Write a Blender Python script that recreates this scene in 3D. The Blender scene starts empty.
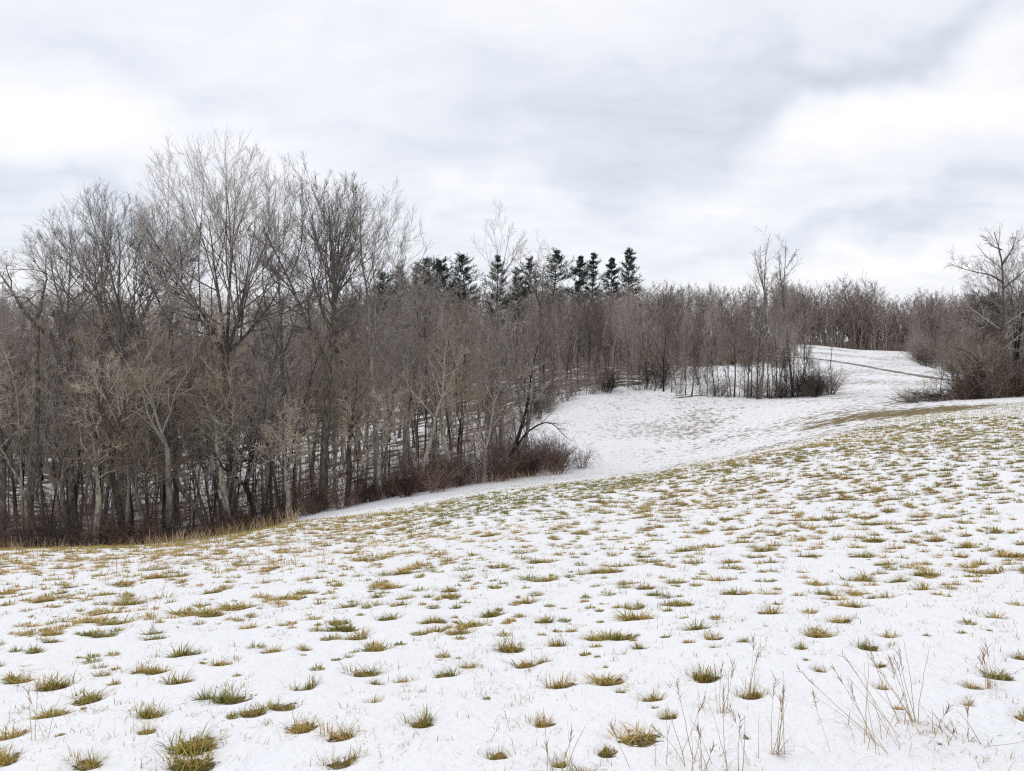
import bpy, math
import numpy as np
from mathutils import Vector
R = math.radians
C = bpy.context.scene.collection
sc = bpy.context.scene

# ---------------------------------------------------------------- camera
E = 1.62                      # eye height above the ground at the origin
F = 770.0                     # focal length in photo pixels
HOR = 335.0                   # row of the eye level
PITCH = math.atan((385.5 - HOR) / F)
cam = bpy.data.cameras.new('camera'); camo = bpy.data.objects.new('camera', cam); C.objects.link(camo)
camo.location = (0, 0, E); camo.rotation_euler = (R(90) - PITCH, 0, 0)
cam.sensor_width = 36; cam.lens = F / 1024 * 36; cam.clip_start = 0.05; cam.clip_end = 6000
sc.camera = camo

# ---------------------------------------------------------------- light
SUN_EL, SUN_AZ = R(42), R(-60)       # azimuth from +Y towards +X
sun = bpy.data.lights.new('sun', 'SUN'); sun.energy = 0.6; sun.angle = R(35); sun.color = (1, 0.965, 0.92)
suno = bpy.data.objects.new('sun', sun); C.objects.link(suno)
sd = Vector((math.sin(SUN_AZ) * math.cos(SUN_EL), math.cos(SUN_AZ) * math.cos(SUN_EL), math.sin(SUN_EL)))
suno.rotation_euler = (-sd).to_track_quat('-Z', 'Y').to_euler(); suno.location = (0, 0, 60)
sc.view_settings.view_transform = 'Standard'; sc.view_settings.look = 'None'
sc.view_settings.exposure = 0.36; sc.view_settings.gamma = 1; sc.view_settings.use_curve_mapping = False
sc.cycles.max_bounces = 6; sc.cycles.diffuse_bounces = 3; sc.cycles.transparent_max_bounces = 4
sc.cycles.use_denoising = False; sc.cycles.pixel_filter_type = 'BLACKMAN_HARRIS'; sc.cycles.filter_width = 1.25
sc.cycles.volume_bounces = 0

def pdir(px, py):
    x = (px - 512) / F; y = -(py - 385.5) / F; c, s = math.cos(PITCH), math.sin(PITCH)
    return np.array([x, c + y * s, -s + y * c])
def at(px, py, D):
    d = pdir(px, py); return np.array([0, 0, E]) + d / d[1] * D

world = bpy.data.worlds.new('World'); sc.world = world; world.use_nodes = True
nt = world.node_tree; N = nt.nodes; L = nt.links; N.clear()
def nd(t, **k):
    n = N.new(t)
    for a, b in k.items():
        if a == 'ins':
            for i, v in b.items(): n.inputs[i].default_value = v
        else: setattr(n, a, b)
    return n
def mth(op, a, b=None, c=None, clamp=False):
    n = N.new('ShaderNodeMath'); n.operation = op; n.use_clamp = clamp
    for i, v in enumerate((a, b, c)):
        if v is None: continue
        if isinstance(v, (int, float)): n.inputs[i].default_value = v
        else: L.new(v, n.inputs[i])
    return n.outputs[0]
tc = nd('ShaderNodeTexCoord'); gen = tc.outputs['Generated']
sep = nd('ShaderNodeSeparateXYZ'); L.new(gen, sep.inputs[0])
zc = mth('ADD', mth('MAXIMUM', sep.outputs[2], 0.0), 0.22)
cmb = nd('ShaderNodeCombineXYZ')
L.new(mth('DIVIDE', sep.outputs[0], zc), cmb.inputs[0]); L.new(mth('DIVIDE', sep.outputs[1], zc), cmb.inputs[1])
cmb.inputs[2].default_value = 3.7
mp = nd('ShaderNodeMapping'); mp.inputs['Scale'].default_value = (0.62, 1.0, 1); mp.inputs['Rotation'].default_value = (0, 0, R(-18)); L.new(cmb.outputs[0], mp.inputs[0])
n1 = nd('ShaderNodeTexNoise', ins={'Scale': 0.95, 'Detail': 5.0, 'Roughness': 0.5, 'Distortion': 0.2}); L.new(mp.outputs[0], n1.inputs['Vector'])
n2 = nd('ShaderNodeTexNoise', ins={'Scale': 2.7, 'Detail': 6.0, 'Roughness': 0.55, 'Distortion': 0.35}); L.new(mp.outputs[0], n2.inputs['Vector'])
n3 = nd('ShaderNodeTexNoise', ins={'Scale': 4.0, 'Detail': 4.0, 'Roughness': 0.5}); L.new(gen, n3.inputs['Vector'])
# warped direction for the large cloud masses
wv = nd('ShaderNodeVectorMath', operation='SUBTRACT'); L.new(n3.outputs['Color'], wv.inputs[0]); wv.inputs[1].default_value = (.5, .5, .5)
ws = nd('ShaderNodeVectorMath', operation='SCALE'); L.new(wv.outputs[0], ws.inputs[0]); ws.inputs['Scale'].default_value = 0.42
wa = nd('ShaderNodeVectorMath', operation='ADD'); L.new(gen, wa.inputs[0]); L.new(ws.outputs[0], wa.inputs[1])
def blob(px, py, rx, ry, amp):
    """a soft cloud mass round one sky direction, rx / ry its half sizes in photo pixels"""
    c = pdir(px, py); c = c / np.linalg.norm(c)
    s = nd('ShaderNodeVectorMath', operation='SUBTRACT'); L.new(wa.outputs[0], s.inputs[0]); s.inputs[1].default_value = tuple(c)
    m = nd('ShaderNodeVectorMath', operation='MULTIPLY'); L.new(s.outputs[0], m.inputs[0]); m.inputs[1].default_value = (F / rx, F / max(rx, ry), F / ry)
    ln = nd('ShaderNodeVectorMath', operation='DOT_PRODUCT'); L.new(m.outputs[0], ln.inputs[0]); L.new(m.outputs[0], ln.inputs[1])
    e = mth('POWER', 2.718, mth('MULTIPLY', ln.outputs['Value'], -1.0))
    return mth('MULTIPLY', e, amp)
v = mth('ADD', mth('MULTIPLY', mth('SUBTRACT', n1.outputs['Fac'], 0.5), 0.42), mth('MULTIPLY', mth('SUBTRACT', n2.outputs['Fac'], 0.5), 0.38))
BL = [(20, 165, 110, 55, .13), (60, 240, 170, 28, -.10), (600, 140, 170, 85, -.15), (870, 60, 170, 32, -.16), (380, 60, 150, 90, .02),
      (900, 120, 230, 42, .16), (700, 190, 90, 28, .11), (880, 225, 170, 20, .02), (880, 258, 200, 16, -.11), (480, 222, 80, 14, .10),
      (300, 120, 180, 60, .04), (200, 40, 170, 30, -.06), (470, 20, 120, 40, .07), (620, 240, 90, 16, .05), (740, 215, 60, 14, -.04), (80, 40, 90, 30, -.03), (960, 290, 160, 12, .05)]
for b in BL: v = mth('ADD', v, blob(*b[:4], b[4] * (1.6 if b[4] < 0 else 1.2)))
n4 = nd('ShaderNodeTexNoise', ins={'Scale': 7.5, 'Detail': 7.0, 'Roughness': 0.6, 'Distortion': 0.5}); L.new(mp.outputs[0], n4.inputs['Vector'])
v = mth('ADD', v, mth('MULTIPLY', mth('SUBTRACT', n4.outputs['Fac'], 0.5), 0.24))
v = mth('ADD', v, 0.635, clamp=True)
cr = nd('ShaderNodeValToRGB'); L.new(v, cr.inputs[0])
el = cr.color_ramp.elements
el[0].position = 0.25; el[0].color = (.49, .525, .60, 1)
el[1].position = 0.92; el[1].color = (.955, .93, .91, 1)
e = el.new(0.50); e.color = (.67, .705, .775, 1)
e = el.new(0.72); e.color = (.82, .825, .855, 1)
sky = nd('ShaderNodeTexSky', sky_type='NISHITA', sun_disc=False, sun_elevation=SUN_EL, sun_rotation=SUN_AZ, altitude=300)
bg1 = nd('ShaderNodeBackground'); bg1.inputs[1].default_value = 0.1; L.new(sky.outputs[0], bg1.inputs[0])
bg2 = nd('ShaderNodeBackground'); bg2.inputs[1].default_value = 0.93; L.new(cr.outputs[0], bg2.inputs[0])
mx = nd('ShaderNodeMixShader'); mx.inputs[0].default_value = 0.95
L.new(bg1.outputs[0], mx.inputs[1]); L.new(bg2.outputs[0], mx.inputs[2])
wo = nd('ShaderNodeOutputWorld'); L.new(mx.outputs[0], wo.inputs[0])

# ---------------------------------------------------------------- helpers
def noise2(x, y, seed=0):
    """value noise, -1..1"""
    xi = np.floor(x).astype(np.int64); yi = np.floor(y).astype(np.int64); xf = x - xi; yf = y - yi
    def h(a, b):
        n = (a * 374761393 + b * 668265263 + seed * 2147483647) & 0xffffffff
        n = ((n ^ (n >> 13)) * 1274126177) & 0xffffffff
        return ((n ^ (n >> 16)) & 0xffff) / 32767.5 - 1
    u = xf * xf * (3 - 2 * xf); w = yf * yf * (3 - 2 * yf)
    return (h(xi, yi) * (1 - u) + h(xi + 1, yi) * u) * (1 - w) + (h(xi, yi + 1) * (1 - u) + h(xi + 1, yi + 1) * u) * w
def fbm(x, y, seed=0, o=4, g=.5):
    s = 0; a = 1; t = 0
    for i in range(o):
        c, sn = math.cos(i * 1.1), math.sin(i * 1.1)
        s = s + a * noise2((x * c - y * sn) * 2 ** i + i * 13.7, (x * sn + y * c) * 2 ** i - i * 7.3, seed + i); t += a; a *= g
    return s / t

def mesh_np(name, V, Fc, col=None):
    """mesh from arrays: V (n,3), Fc (m,k) or list of such; col (n,) optional float attribute 'tone'"""
    me = bpy.data.meshes.new(name)
    Fl = Fc if isinstance(Fc, list) else [Fc]
    Fl = [f for f in Fl if len(f)]
    loops = np.concatenate([f.ravel() for f in Fl]).astype(np.int32)
    tot = np.concatenate([np.full(len(f), f.shape[1]) for f in Fl]).astype(np.int32)
    st = np.concatenate([[0], np.cumsum(tot)[:-1]]).astype(np.int32)
    me.vertices.add(len(V)); me.vertices.foreach_set('co', np.asarray(V, np.float32).ravel())
    me.loops.add(len(loops)); me.loops.foreach_set('vertex_index', loops)
    me.polygons.add(len(tot)); me.polygons.foreach_set('loop_start', st); me.polygons.foreach_set('loop_total', tot)
    me.polygons.foreach_set('use_smooth', np.ones(len(tot), bool))
    if col is not None:
        for k, a in col.items():
            at_ = me.attributes.new(k, 'FLOAT', 'POINT'); at_.data.foreach_set('value', np.asarray(a, np.float32))
    me.update(calc_edges=True)
    return me

def norm(v): return v / np.maximum(np.linalg.norm(v, axis=-1, keepdims=True), 1e-9)
def tubes(P, Rd, S):
    """P (N,K,3), Rd (N,K) -> verts, quads, open tapered tubes"""
    n, k, _ = P.shape
    T = np.empty_like(P); T[:, 1:-1] = P[:, 2:] - P[:, :-2]; T[:, 0] = P[:, 1] - P[:, 0]; T[:, -1] = P[:, -1] - P[:, -2]; T = norm(T)
    ref = np.where(np.abs(T[:, :1, 2:3]) > .8, np.array([1., 0, 0]), np.array([0, 0, 1.])) + np.zeros_like(T)
    A = norm(np.cross(T, ref)); B = np.cross(T, A)
    ang = np.arange(S) / S * 2 * np.pi
    V = P[:, :, None] + Rd[:, :, None, None] * (np.cos(ang)[None, None, :, None] * A[:, :, None] + np.sin(ang)[None, None, :, None] * B[:, :, None])
    i = np.arange(n)[:, None, None] * k * S; j = np.arange(k - 1)[None, :, None] * S; s = np.arange(S)[None, None]
    s2 = (s + 1) % S
    Q = np.stack([i + j + s, i + j + s2, i + j + S + s2, i + j + S + s], -1).reshape(-1, 4)
    return V.reshape(-1, 3), Q
class Acc:
    def __init__(s): s.V = []; s.F = []; s.T = []; s.n = 0
    def add(s, V, Fq, tone=None):
        s.V.append(V); s.F.append(Fq + s.n); s.n += len(V)
        s.T.append(np.zeros(len(V)) if tone is None else np.broadcast_to(tone, (len(V),)))
    def tube(s, P, Rd, S, tone=None): V, Q = tubes(P, Rd, S); s.add(V, Q, tone)
    def mesh(s, name):
        by = {}
        for f in s.F: by.setdefault(f.shape[1], []).append(f)
        return mesh_np(name, np.concatenate(s.V), [np.concatenate(x) for x in by.values()], {'tone': np.concatenate(s.T)})

def grow(rng, st, d, ln, r0, K, wob, trop, end=.25, grav=0., out=0., oc=None):
    n = len(st); P = np.empty((n, K + 1, 3)); P[:, 0] = st; d = norm(d); ln = np.broadcast_to(ln, (n,)); r0 = np.broadcast_to(r0, (n,))
    for k in range(K):
        if out: d = d + out * norm(P[:, k] - oc)
        d = norm(d + rng.normal(0, wob, (n, 3)) + np.array([0, 0, trop - grav * (k / K)]))
        P[:, k + 1] = P[:, k] + d * (ln / K)[:, None]
    t = np.linspace(0, 1, K + 1)
    return P, r0[:, None] * (end + (1 - end) * (1 - t)[None] ** .9)
def spawn(rng, P, Rd, n, t0, t1, ang, sp=.15, even=True):
    N_, K1, _ = P.shape; K = K1 - 1
    t = t0 + (t1 - t0) * ((np.arange(n)[None] + rng.random((N_, n))) / n if even else rng.random((N_, n)))
    x = np.clip(t * K, 0, K - 1e-4); i = x.astype(int); f = x - i; r = np.arange(N_)[:, None]
    p = P[r, i] * (1 - f)[..., None] + P[r, i + 1] * f[..., None]; T = norm(P[r, i + 1] - P[r, i])
    rr = Rd[r, i] * (1 - f) + Rd[r, i + 1] * f
    az = rng.random((N_, 1)) * 6.28 + np.arange(n)[None] * 2.4 + rng.normal(0, .4, (N_, n))
    ref = np.where(np.abs(T[..., 2:3]) > .9, np.array([1., 0, 0]), np.array([0, 0, 1.]))
    A = norm(np.cross(T, ref)); B = np.cross(T, A)
    a = ang + rng.normal(0, sp, (N_, n)); a = np.abs(a)
    d = np.cos(a)[..., None] * T + np.sin(a)[..., None] * (np.cos(az)[..., None] * A + np.sin(az)[..., None] * B)
    return p.reshape(-1, 3), d.reshape(-1, 3), rr.ravel(), t.ravel()
def ell(p, d, c, rad):
    """distance from p along d to the ellipsoid (inside); small when outside"""
    q = (p - c) / rad; w = norm(d) / rad
    a = (w * w).sum(-1); b = (q * w).sum(-1); cc = (q * q).sum(-1) - 1
    disc = np.maximum(b * b - a * cc, 0)
    return np.maximum((-b + np.sqrt(disc)) / a, 0)

# ---------------------------------------------------------------- materials
def material(name, rough=.9, spec=.15):
    m = bpy.data.materials.new(name); m.use_nodes = True
    b = m.node_tree.nodes['Principled BSDF']; b.inputs['Roughness'].default_value = rough
    b.inputs['Specular IOR Level'].default_value = spec
    return m, m.node_tree, b
def ramp(nt, stops, src):
    r = nt.nodes.new('ShaderNodeValToRGB'); e = r.color_ramp.elements
    e[0].position, e[0].color = stops[0][0], (*stops[0][1], 1); e[1].position, e[1].color = stops[-1][0], (*stops[-1][1], 1)
    for p, c in stops[1:-1]: x = e.new(p); x.color = (*c, 1)
    nt.links.new(src, r.inputs[0]); return r.outputs[0]
def bark(name, dark, mid, light, scale=6., stretch=.25):
    m, t, b = material(name, .92, .1)
    tcn = t.nodes.new('ShaderNodeTexCoord'); mpn = t.nodes.new('ShaderNodeMapping'); mpn.inputs['Scale'].default_value = (1, 1, stretch)
    t.links.new(tcn.outputs['Object'], mpn.inputs[0])
    n = t.nodes.new('ShaderNodeTexNoise'); n.inputs['Scale'].default_value = scale; n.inputs['Detail'].default_value = 5; n.inputs['Roughness'].default_value = .65
    t.links.new(mpn.outputs[0], n.inputs['Vector'])
    oi = t.nodes.new('ShaderNodeObjectInfo')
    a = t.nodes.new('ShaderNodeMath'); a.operation = 'MULTIPLY_ADD'; t.links.new(oi.outputs['Random'], a.inputs[0]); a.inputs[1].default_value = .44; a.inputs[2].default_value = -.22
    a2 = t.nodes.new('ShaderNodeMath'); a2.operation = 'ADD'; t.links.new(a.outputs[0], a2.inputs[0]); t.links.new(n.outputs['Fac'], a2.inputs[1])
    col = ramp(t, [(.3, dark), (.5, mid), (.72, light)], a2.outputs[0])
    t.links.new(col, b.inputs['Base Color'])
    bp = t.nodes.new('ShaderNodeBump'); bp.inputs['Strength'].default_value = .6; bp.inputs['Distance'].default_value = .03
    t.links.new(n.outputs['Fac'], bp.inputs['Height']); t.links.new(bp.outputs[0], b.inputs['Normal'])
    return m
M = {
 'bark': bark('grey_brown_bark', (.060, .050, .043), (.165, .143, .125), (.34, .31, .27), 9., .3),
 'bark_dark': bark('dark_wet_bark', (.022, .018, .015), (.060, .049, .042), (.15, .125, .105), 9., .3),
 'bark_pale': bark('lichen_pale_bark', (.06, .050, .040), (.17, .148, .118), (.45, .41, .32), 9., .4),
 'twig': bark('grey_twigs', (.13, .113, .10), (.31, .272, .245), (.50, .455, .42), 1.2, .6),
 'twig_red': bark('brown_twigs', (.13, .106, .094), (.285, .232, .208), (.46, .39, .355), 1.2, .6),
 'twig_tan': bark('tan_twigs', (.17, .135, .095), (.37, .30, .215), (.52, .44, .34), 1.2, .6),
 'bramble': bark('bramble_stems', (.060, .038, .030), (.165, .108, .086), (.31, .215, .17), 1.5, .6),
}
def grassmat(name, stops, rough=.8):
    m, t, b = material(name, rough, .2)
    a = t.nodes.new('ShaderNodeAttribute'); a.attribute_name = 'tone'
    oi = t.nodes.new('ShaderNodeObjectInfo')
    x = t.nodes.new('ShaderNodeMath'); x.operation = 'MULTIPLY_ADD'; t.links.new(oi.outputs['Random'], x.inputs[0]); x.inputs[1].default_value = .36; x.inputs[2].default_value = -.18
    y = t.nodes.new('ShaderNodeMath'); y.operation = 'ADD'; t.links.new(x.outputs[0], y.inputs[0]); t.links.new(a.outputs['Fac'], y.inputs[1])
    t.links.new(ramp(t, stops, y.outputs[0]), b.inputs['Base Color'])
    return m
# tone 0 = green, 1 = straw
M['grass'] = grassmat('winter_grass', [(0, (.095, .14, .030)), (.3, (.23, .225, .045)), (.55, (.44, .32, .08)), (.8, (.56, .35, .12)), (1, (.68, .52, .28))])
M['straw'] = grassmat('dry_straw', [(0, (.22, .13, .07)), (.5, (.42, .29, .155)), (1, (.62, .48, .29))])
M['needles'] = grassmat('pine_needles', [(0, (.025, .050, .040)), (.5, (.045, .082, .062)), (1, (.085, .13, .095))], .6)

# ---------------------------------------------------------------- terrain
def wgt(px, py, D): p = at(px, py, D); return (p[0], p[1], p[2])
cp = [wgt(*a) for a in [
 (0,771,3.2),(512,771,2.9),(1024,771,2.8),(0,700,4.3),(512,700,3.75),(1024,700,3.5),(0,620,7),(512,620,5.6),(1024,620,4.9),
 (-300,640,6.6),(-300,560,20),(1300,620,4.6),(1300,500,9),(1300,430,22),(1300,400,45),
 (0,562,12.5),(512,560,8.9),(1024,560,7.3),(0,550,15.5),(100,547,16),(200,543,16.5),(300,524,18.5),(400,540,13),(400,513,19.5),
 (512,500,17),(500,489,25),(640,500,15.5),(640,479,21),(800,500,13),(800,451,22),(900,470,15.5),(900,440,22),(1024,500,10.5),(1024,450,16.5),(1024,420,26),(1024,401,38),
 (0,552,30),(100,551,31),(200,545,32),(260,532,33),(300,518,34),(345,508,35),(420,494,36),(500,481,38),(575,470,40),
 (640,467,38),(640,440,50),(640,410,63),(700,440,47),(600,425,57),(560,430,54),(570,404,67),(620,396,71),(700,396,66),(760,399,60),(830,394,60),
 (800,438,33),(800,412,47),(720,420,52),(900,415,35),(880,400,47),(950,396,50),(1024,392,48),
 (750,385,74),(735,373,90),(860,385,72),(860,374,90),(790,358,118),(800,357,118),(960,381,76),(860,350,150),(800,345,175),(905,352,160),(960,372,100),(1024,375,90),(1024,360,180),
 (250,512,45),(250,490,60),(400,435,80),(400,470,50),(500,430,70),(560,352,135),(640,352,140),(100,500,60),(100,475,80),(0,500,60),(-200,500,60),(0,350,150),(300,345,170),(480,348,170),(860,368,230),(960,372,230),(760,360,230),(150,400,105),(700,348,170),(480,400,90),(300,415,100),(-300,340,160),(1300,370,120)]]
cp += [(0, 0, 0), (0, -6, .25), (-6, 0, -.35), (6, 0, .12), (0, -40, 1), (-40, 0, -5), (-45, -30, -2), (40, 0, 0), (0, -160, 3), (-160, 0, -4), (160, 0, 0)]
for a in range(24): th = a / 24 * 2 * math.pi; cp.append((380 * math.cos(th), 380 * math.sin(th), -4.)); cp.append((1500 * math.cos(th), 1500 * math.sin(th), -6.))
cp = np.array(cp)
def warp(x, y):
    r = np.hypot(x, y) + 1e-6; s = np.log1p(r / 4) / r
    return np.stack([x * s, y * s], -1)
def tps(a, b):
    d2 = ((a[:, None] - b[None]) ** 2).sum(-1); return .5 * d2 * np.log(d2 + 1e-9)
CW = warp(cp[:, 0], cp[:, 1]); CQ = (cp[:, 2] - E) / (np.hypot(cp[:, 0], cp[:, 1]) + 2)
nC = len(CW); A_ = np.zeros((nC + 3, nC + 3)); A_[:nC, :nC] = tps(CW, CW) + np.eye(nC) * 2e-4
A_[:nC, nC] = 1; A_[:nC, nC + 1:] = CW; A_[nC, :nC] = 1; A_[nC + 1:, :nC] = CW.T
SOL = np.linalg.solve(A_, np.concatenate([CQ, [0, 0, 0]]))
def gz0(x, y):
    x = np.atleast_1d(np.asarray(x, float)); y = np.atleast_1d(np.asarray(y, float)); sh = x.shape; x = x.ravel(); y = y.ravel(); out = np.empty(len(x))
    for i in range(0, len(x), 20000):
        w = warp(x[i:i + 20000], y[i:i + 20000]); q = tps(w, CW) @ SOL[:nC] + SOL[nC] + w @ SOL[nC + 1:]
        out[i:i + 20000] = q * (np.hypot(x[i:i + 20000], y[i:i + 20000]) + 2) + E
    return out.reshape(sh)
def ground(x, y):
    x = np.atleast_1d(np.asarray(x, float)); y = np.atleast_1d(np.asarray(y, float))
    r = np.hypot(x, y); z = gz0(x, y)
    z = z + .022 * fbm(x * 1.6, y * 1.6, 3, 3) * np.clip(40 / (r + 10), 0, 1) + .05 * fbm(x * .4, y * .4, 5, 2)
    return z
def gpt(x, y): return np.array([x, y, ground(x, y)[0]])
def hit(px, py, lo=1.5, hi=400):
    """first point of the ground on the ray through a photo pixel"""
    d = pdir(px, py); d = d / d[1]
    D = np.exp(np.linspace(math.log(lo), math.log(hi), 1200)); x = d[0] * D; z = E + d[2] * D; g = gz0(x, D)
    k = np.argmax(z < g); D_ = D[k]
    return gpt(d[0] * D_, D_)

# woods boundary, in plan
WB = np.array([at(px, 400, D)[:2] for px, D in [(-1500,30),(-300,30),(0,30.5),(100,31.5),(200,32.5),(260,33.5),(300,34.5),(345,35.5),(420,36.5),(500,38),(555,39.2),(568,40.5),(526,43.5),(506,53),(512,62),(556,71),(620,74),(690,76),(698,96),(790,112),(800,178),(905,165),(912,118),(965,92),(1024,80),(1500,70),(2600,70)]])
WP = np.concatenate([WB, [(900, 900), (-900, 900)]])
def inside(x, y, P=WP):
    r = np.zeros(np.shape(x), bool); n = len(P)
    for i in range(n):
        x1, y1 = P[i]; x2, y2 = P[(i + 1) % n]
        if y1 == y2: continue
        r ^= ((y1 > y) != (y2 > y)) & (x < (x2 - x1) * (y - y1) / (y2 - y1) + x1)
    return r
def segdist(x, y, P):
    d = np.full(np.shape(x), 1e9)
    for i in range(len(P) - 1):
        ax, ay = P[i]; bx, by = P[i + 1]; vx, vy = bx - ax, by - ay
        t = np.clip(((x - ax) * vx + (y - ay) * vy) / (vx * vx + vy * vy), 0, 1)
        d = np.minimum(d, np.hypot(x - ax - t * vx, y - ay - t * vy))
    return d
HEDGE = np.array([at(px, 400, D)[:2] for px, D in [(690, 67), (740, 63), (780, 60), (826, 59)]])
HEDGE2 = np.array([at(px, 400, D)[:2] for px, D in [(640, 100), (720, 104), (800, 100)]])
TRACK = np.array([at(px, 400, D)[:2] for px, D in [(770, 122), (800, 117), (860, 104), (915, 90), (962, 76), (1010, 66)]])
GREENS = np.array([hit(px, py)[:2] for px, py in [(858, 418), (885, 415), (915, 412), (938, 409)]])
CREST = np.array([at(px, 400, D)[:2] for px, D in [(100, 17.5), (300, 18.5), (420, 19), (520, 19.5), (640, 20.5), (740, 21.5), (830, 25), (900, 31), (1100, 36)]])

rng = np.random.default_rng(11)
# ---- grass tuft places (all of them), nearest ones become objects
def dens(x, y):
    """tufts per square metre"""
    r = np.hypot(x, y)
    d = (10.5 + 4 * np.clip((r - 4) / 4, 0, 1)) + 6.5 * fbm(x * .35, y * .35, 21, 3)
    d = d * (1 + 1.0 * np.exp(-(segdist(x, y, CREST) / 6.0) ** 2) + .5 * np.clip((x - 2) / 12, 0, 1))
    d *= np.clip((r - 2.2) / 1.2, .5, 1)
    beyond = np.zeros_like(x)
    cy = np.interp(np.arctan2(x, y), np.arctan2(CREST[:, 0], CREST[:, 1]), np.hypot(CREST[:, 0], CREST[:, 1]))
    d = np.where(r > cy + 2, d * np.clip(np.exp(-(r - cy - 2) / 1.2), .03 + .16 * np.clip(x / np.maximum(y, 1) * 6 - .9, 0, 1) * (fbm(x * .2, y * .2, 41, 3) > -.25), 1), d)
    d += 8 * np.exp(-(segdist(x, y, GREENS) / 1.6) ** 2)
    return d
NT = 230000
th = rng.uniform(R(-46), R(46), NT); rr = np.sqrt(rng.uniform(1.9 ** 2, 62 ** 2, NT))
tx, ty = rr * np.sin(th), rr * np.cos(th)
area = (62 ** 2 - 1.9 ** 2) / 2 * R(92)
keep = rng.random(NT) < dens(tx, ty) * area / NT
tx, ty = tx[keep], ty[keep]
keep = ~inside(tx, ty); tx, ty = tx[keep], ty[keep]
# the tufts one can pick out in the foreground: photo pixel, width px, label
NOTE = [
 (233,697,44,'g','round green and brown grass tuft with melted snow around it, lower left'),
 (302,727,38,'s','broad straw-brown grass tuft near the bottom edge, right of the long twin tufts'),
 (366,668,34,'s','domed golden grass tuft with upright blades at the centre left of the foreground'),
 (186,651,40,'g','long low green grass tuft well left of centre in the foreground'),
 (54,684,40,'s','orange-brown slanting grass tuft near the left side of the foreground'),
 (195,743,56,'s','long brown grass tuft at the lower left, upper one of two close together'),
 (192,764,58,'s','long brown grass tuft at the lower left, cut by the bottom edge'),
 (421,722,30,'g','compact green-brown grass tuft at the bottom between two bare snow areas'),
 (342,736,36,'s','ragged brown grass tuft just right of the broad straw one'),
 (340,762,34,'s','brown grass tuft cut by the bottom edge below the ragged one'),
 (706,677,32,'s','ginger-yellow ragged grass tuft standing alone right of the middle foreground'),
 (640,699,0,'s',''),
 (561,684,36,'s','flat double grass tuft in the middle of the foreground'),
 (511,648,34,'s','yellow-green grass tuft in the middle distance of the snowy field'),
 (10,730,40,'s','brown grass tuft at the left edge of the picture, low down'),
 (88,765,34,'s','reddish brown grass tuft at the bottom left corner area'),
 (303,686,24,'s','small yellowish grass tuft right of the melted green tuft'),
 (204,695,28,'g','narrow yellow-green grass tuft just left of the melted green tuft'),
 (181,677,32,'s','slanting straw tuft with a dark leaf beside it'),
 (155,712,32,'g','low green tuft above and left of the long twin tufts'),
 (147,730,22,'s','small double straw tuft left of the long twin tufts'),
 (752,695,26,'s','spiky grass tuft at the foot of a thin stalk right of centre'),
 (771,617,28,'g','bright yellow-green grass tuft on the slope right of centre'),
 (696,631,30,'g','green grass tuft beside its paler neighbour right of centre'),
 (640,616,38,'s','long low brown grass tuft in the middle of the field'),
 (870,652,24,'g','dark green grass tuft at the right of the foreground'),
 (860,580,34,'g','fresh green grass tuft on the right of the field, left one of a pair'),
 (921,592,24,'g','fresh green grass tuft on the right of the field, right one of a pair'),
 (985,571,36,'s','long brownish grass tuft near the right edge of the field'),
 (127,599,40,'g','wide olive grass tuft on the left of the field'),
 (498,750,26,'s','thin brown grass tuft at the bottom centre'),
 (545,720,24,'s','brown grass tuft with a dark leaf at the bottom centre'),
]
NOTE = [n for n in NOTE if n[2] > 0]
notes = []
for px, py, w, k, lab in NOTE:
    p = hit(px, py); notes.append((p, w * 1.2 * p[1] / F, k, lab))
npx = np.array([n[0][:2] for n in notes])
keep = (np.hypot(tx[:, None] - npx[None, :, 0], ty[:, None] - npx[None, :, 1]).min(1) > .25); tx, ty = tx[keep], ty[keep]
tr = np.hypot(tx, ty)
tsz = np.clip(rng.lognormal(math.log(.055), .62, len(tx)) * (1 + np.clip((tr - 9) / 12, 0, .5)), .018, .20)
tsz = np.where(tr < 7, np.minimum(tsz, .125), tsz)

# ---- ground mesh: rings and rays, fine in front
front = np.linspace(R(-47), R(47), 760); back = np.linspace(R(47), R(313), 72)[1:-1]
TH = np.concatenate([front, back]); nT = len(TH)
RR = np.concatenate([[.15, .5, 1.0], np.exp(np.linspace(math.log(1.6), math.log(75), 640)), np.exp(np.linspace(math.log(75.8), math.log(420), 150)), [520, 700, 1000, 1500]])
gx = RR[:, None] * np.sin(TH)[None]; gy = RR[:, None] * np.cos(TH)[None]
gzv = ground(gx.ravel(), gy.ravel()); X = gx.ravel(); Y = gy.ravel()
rG = np.hypot(X, Y)
near = rG < 26
gzv[near] += .012 * fbm(X[near] * 5, Y[near] * 5, 9, 3) * np.clip((26 - rG[near]) / 10, 0, 1)
thatch = np.zeros(len(X))
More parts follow.
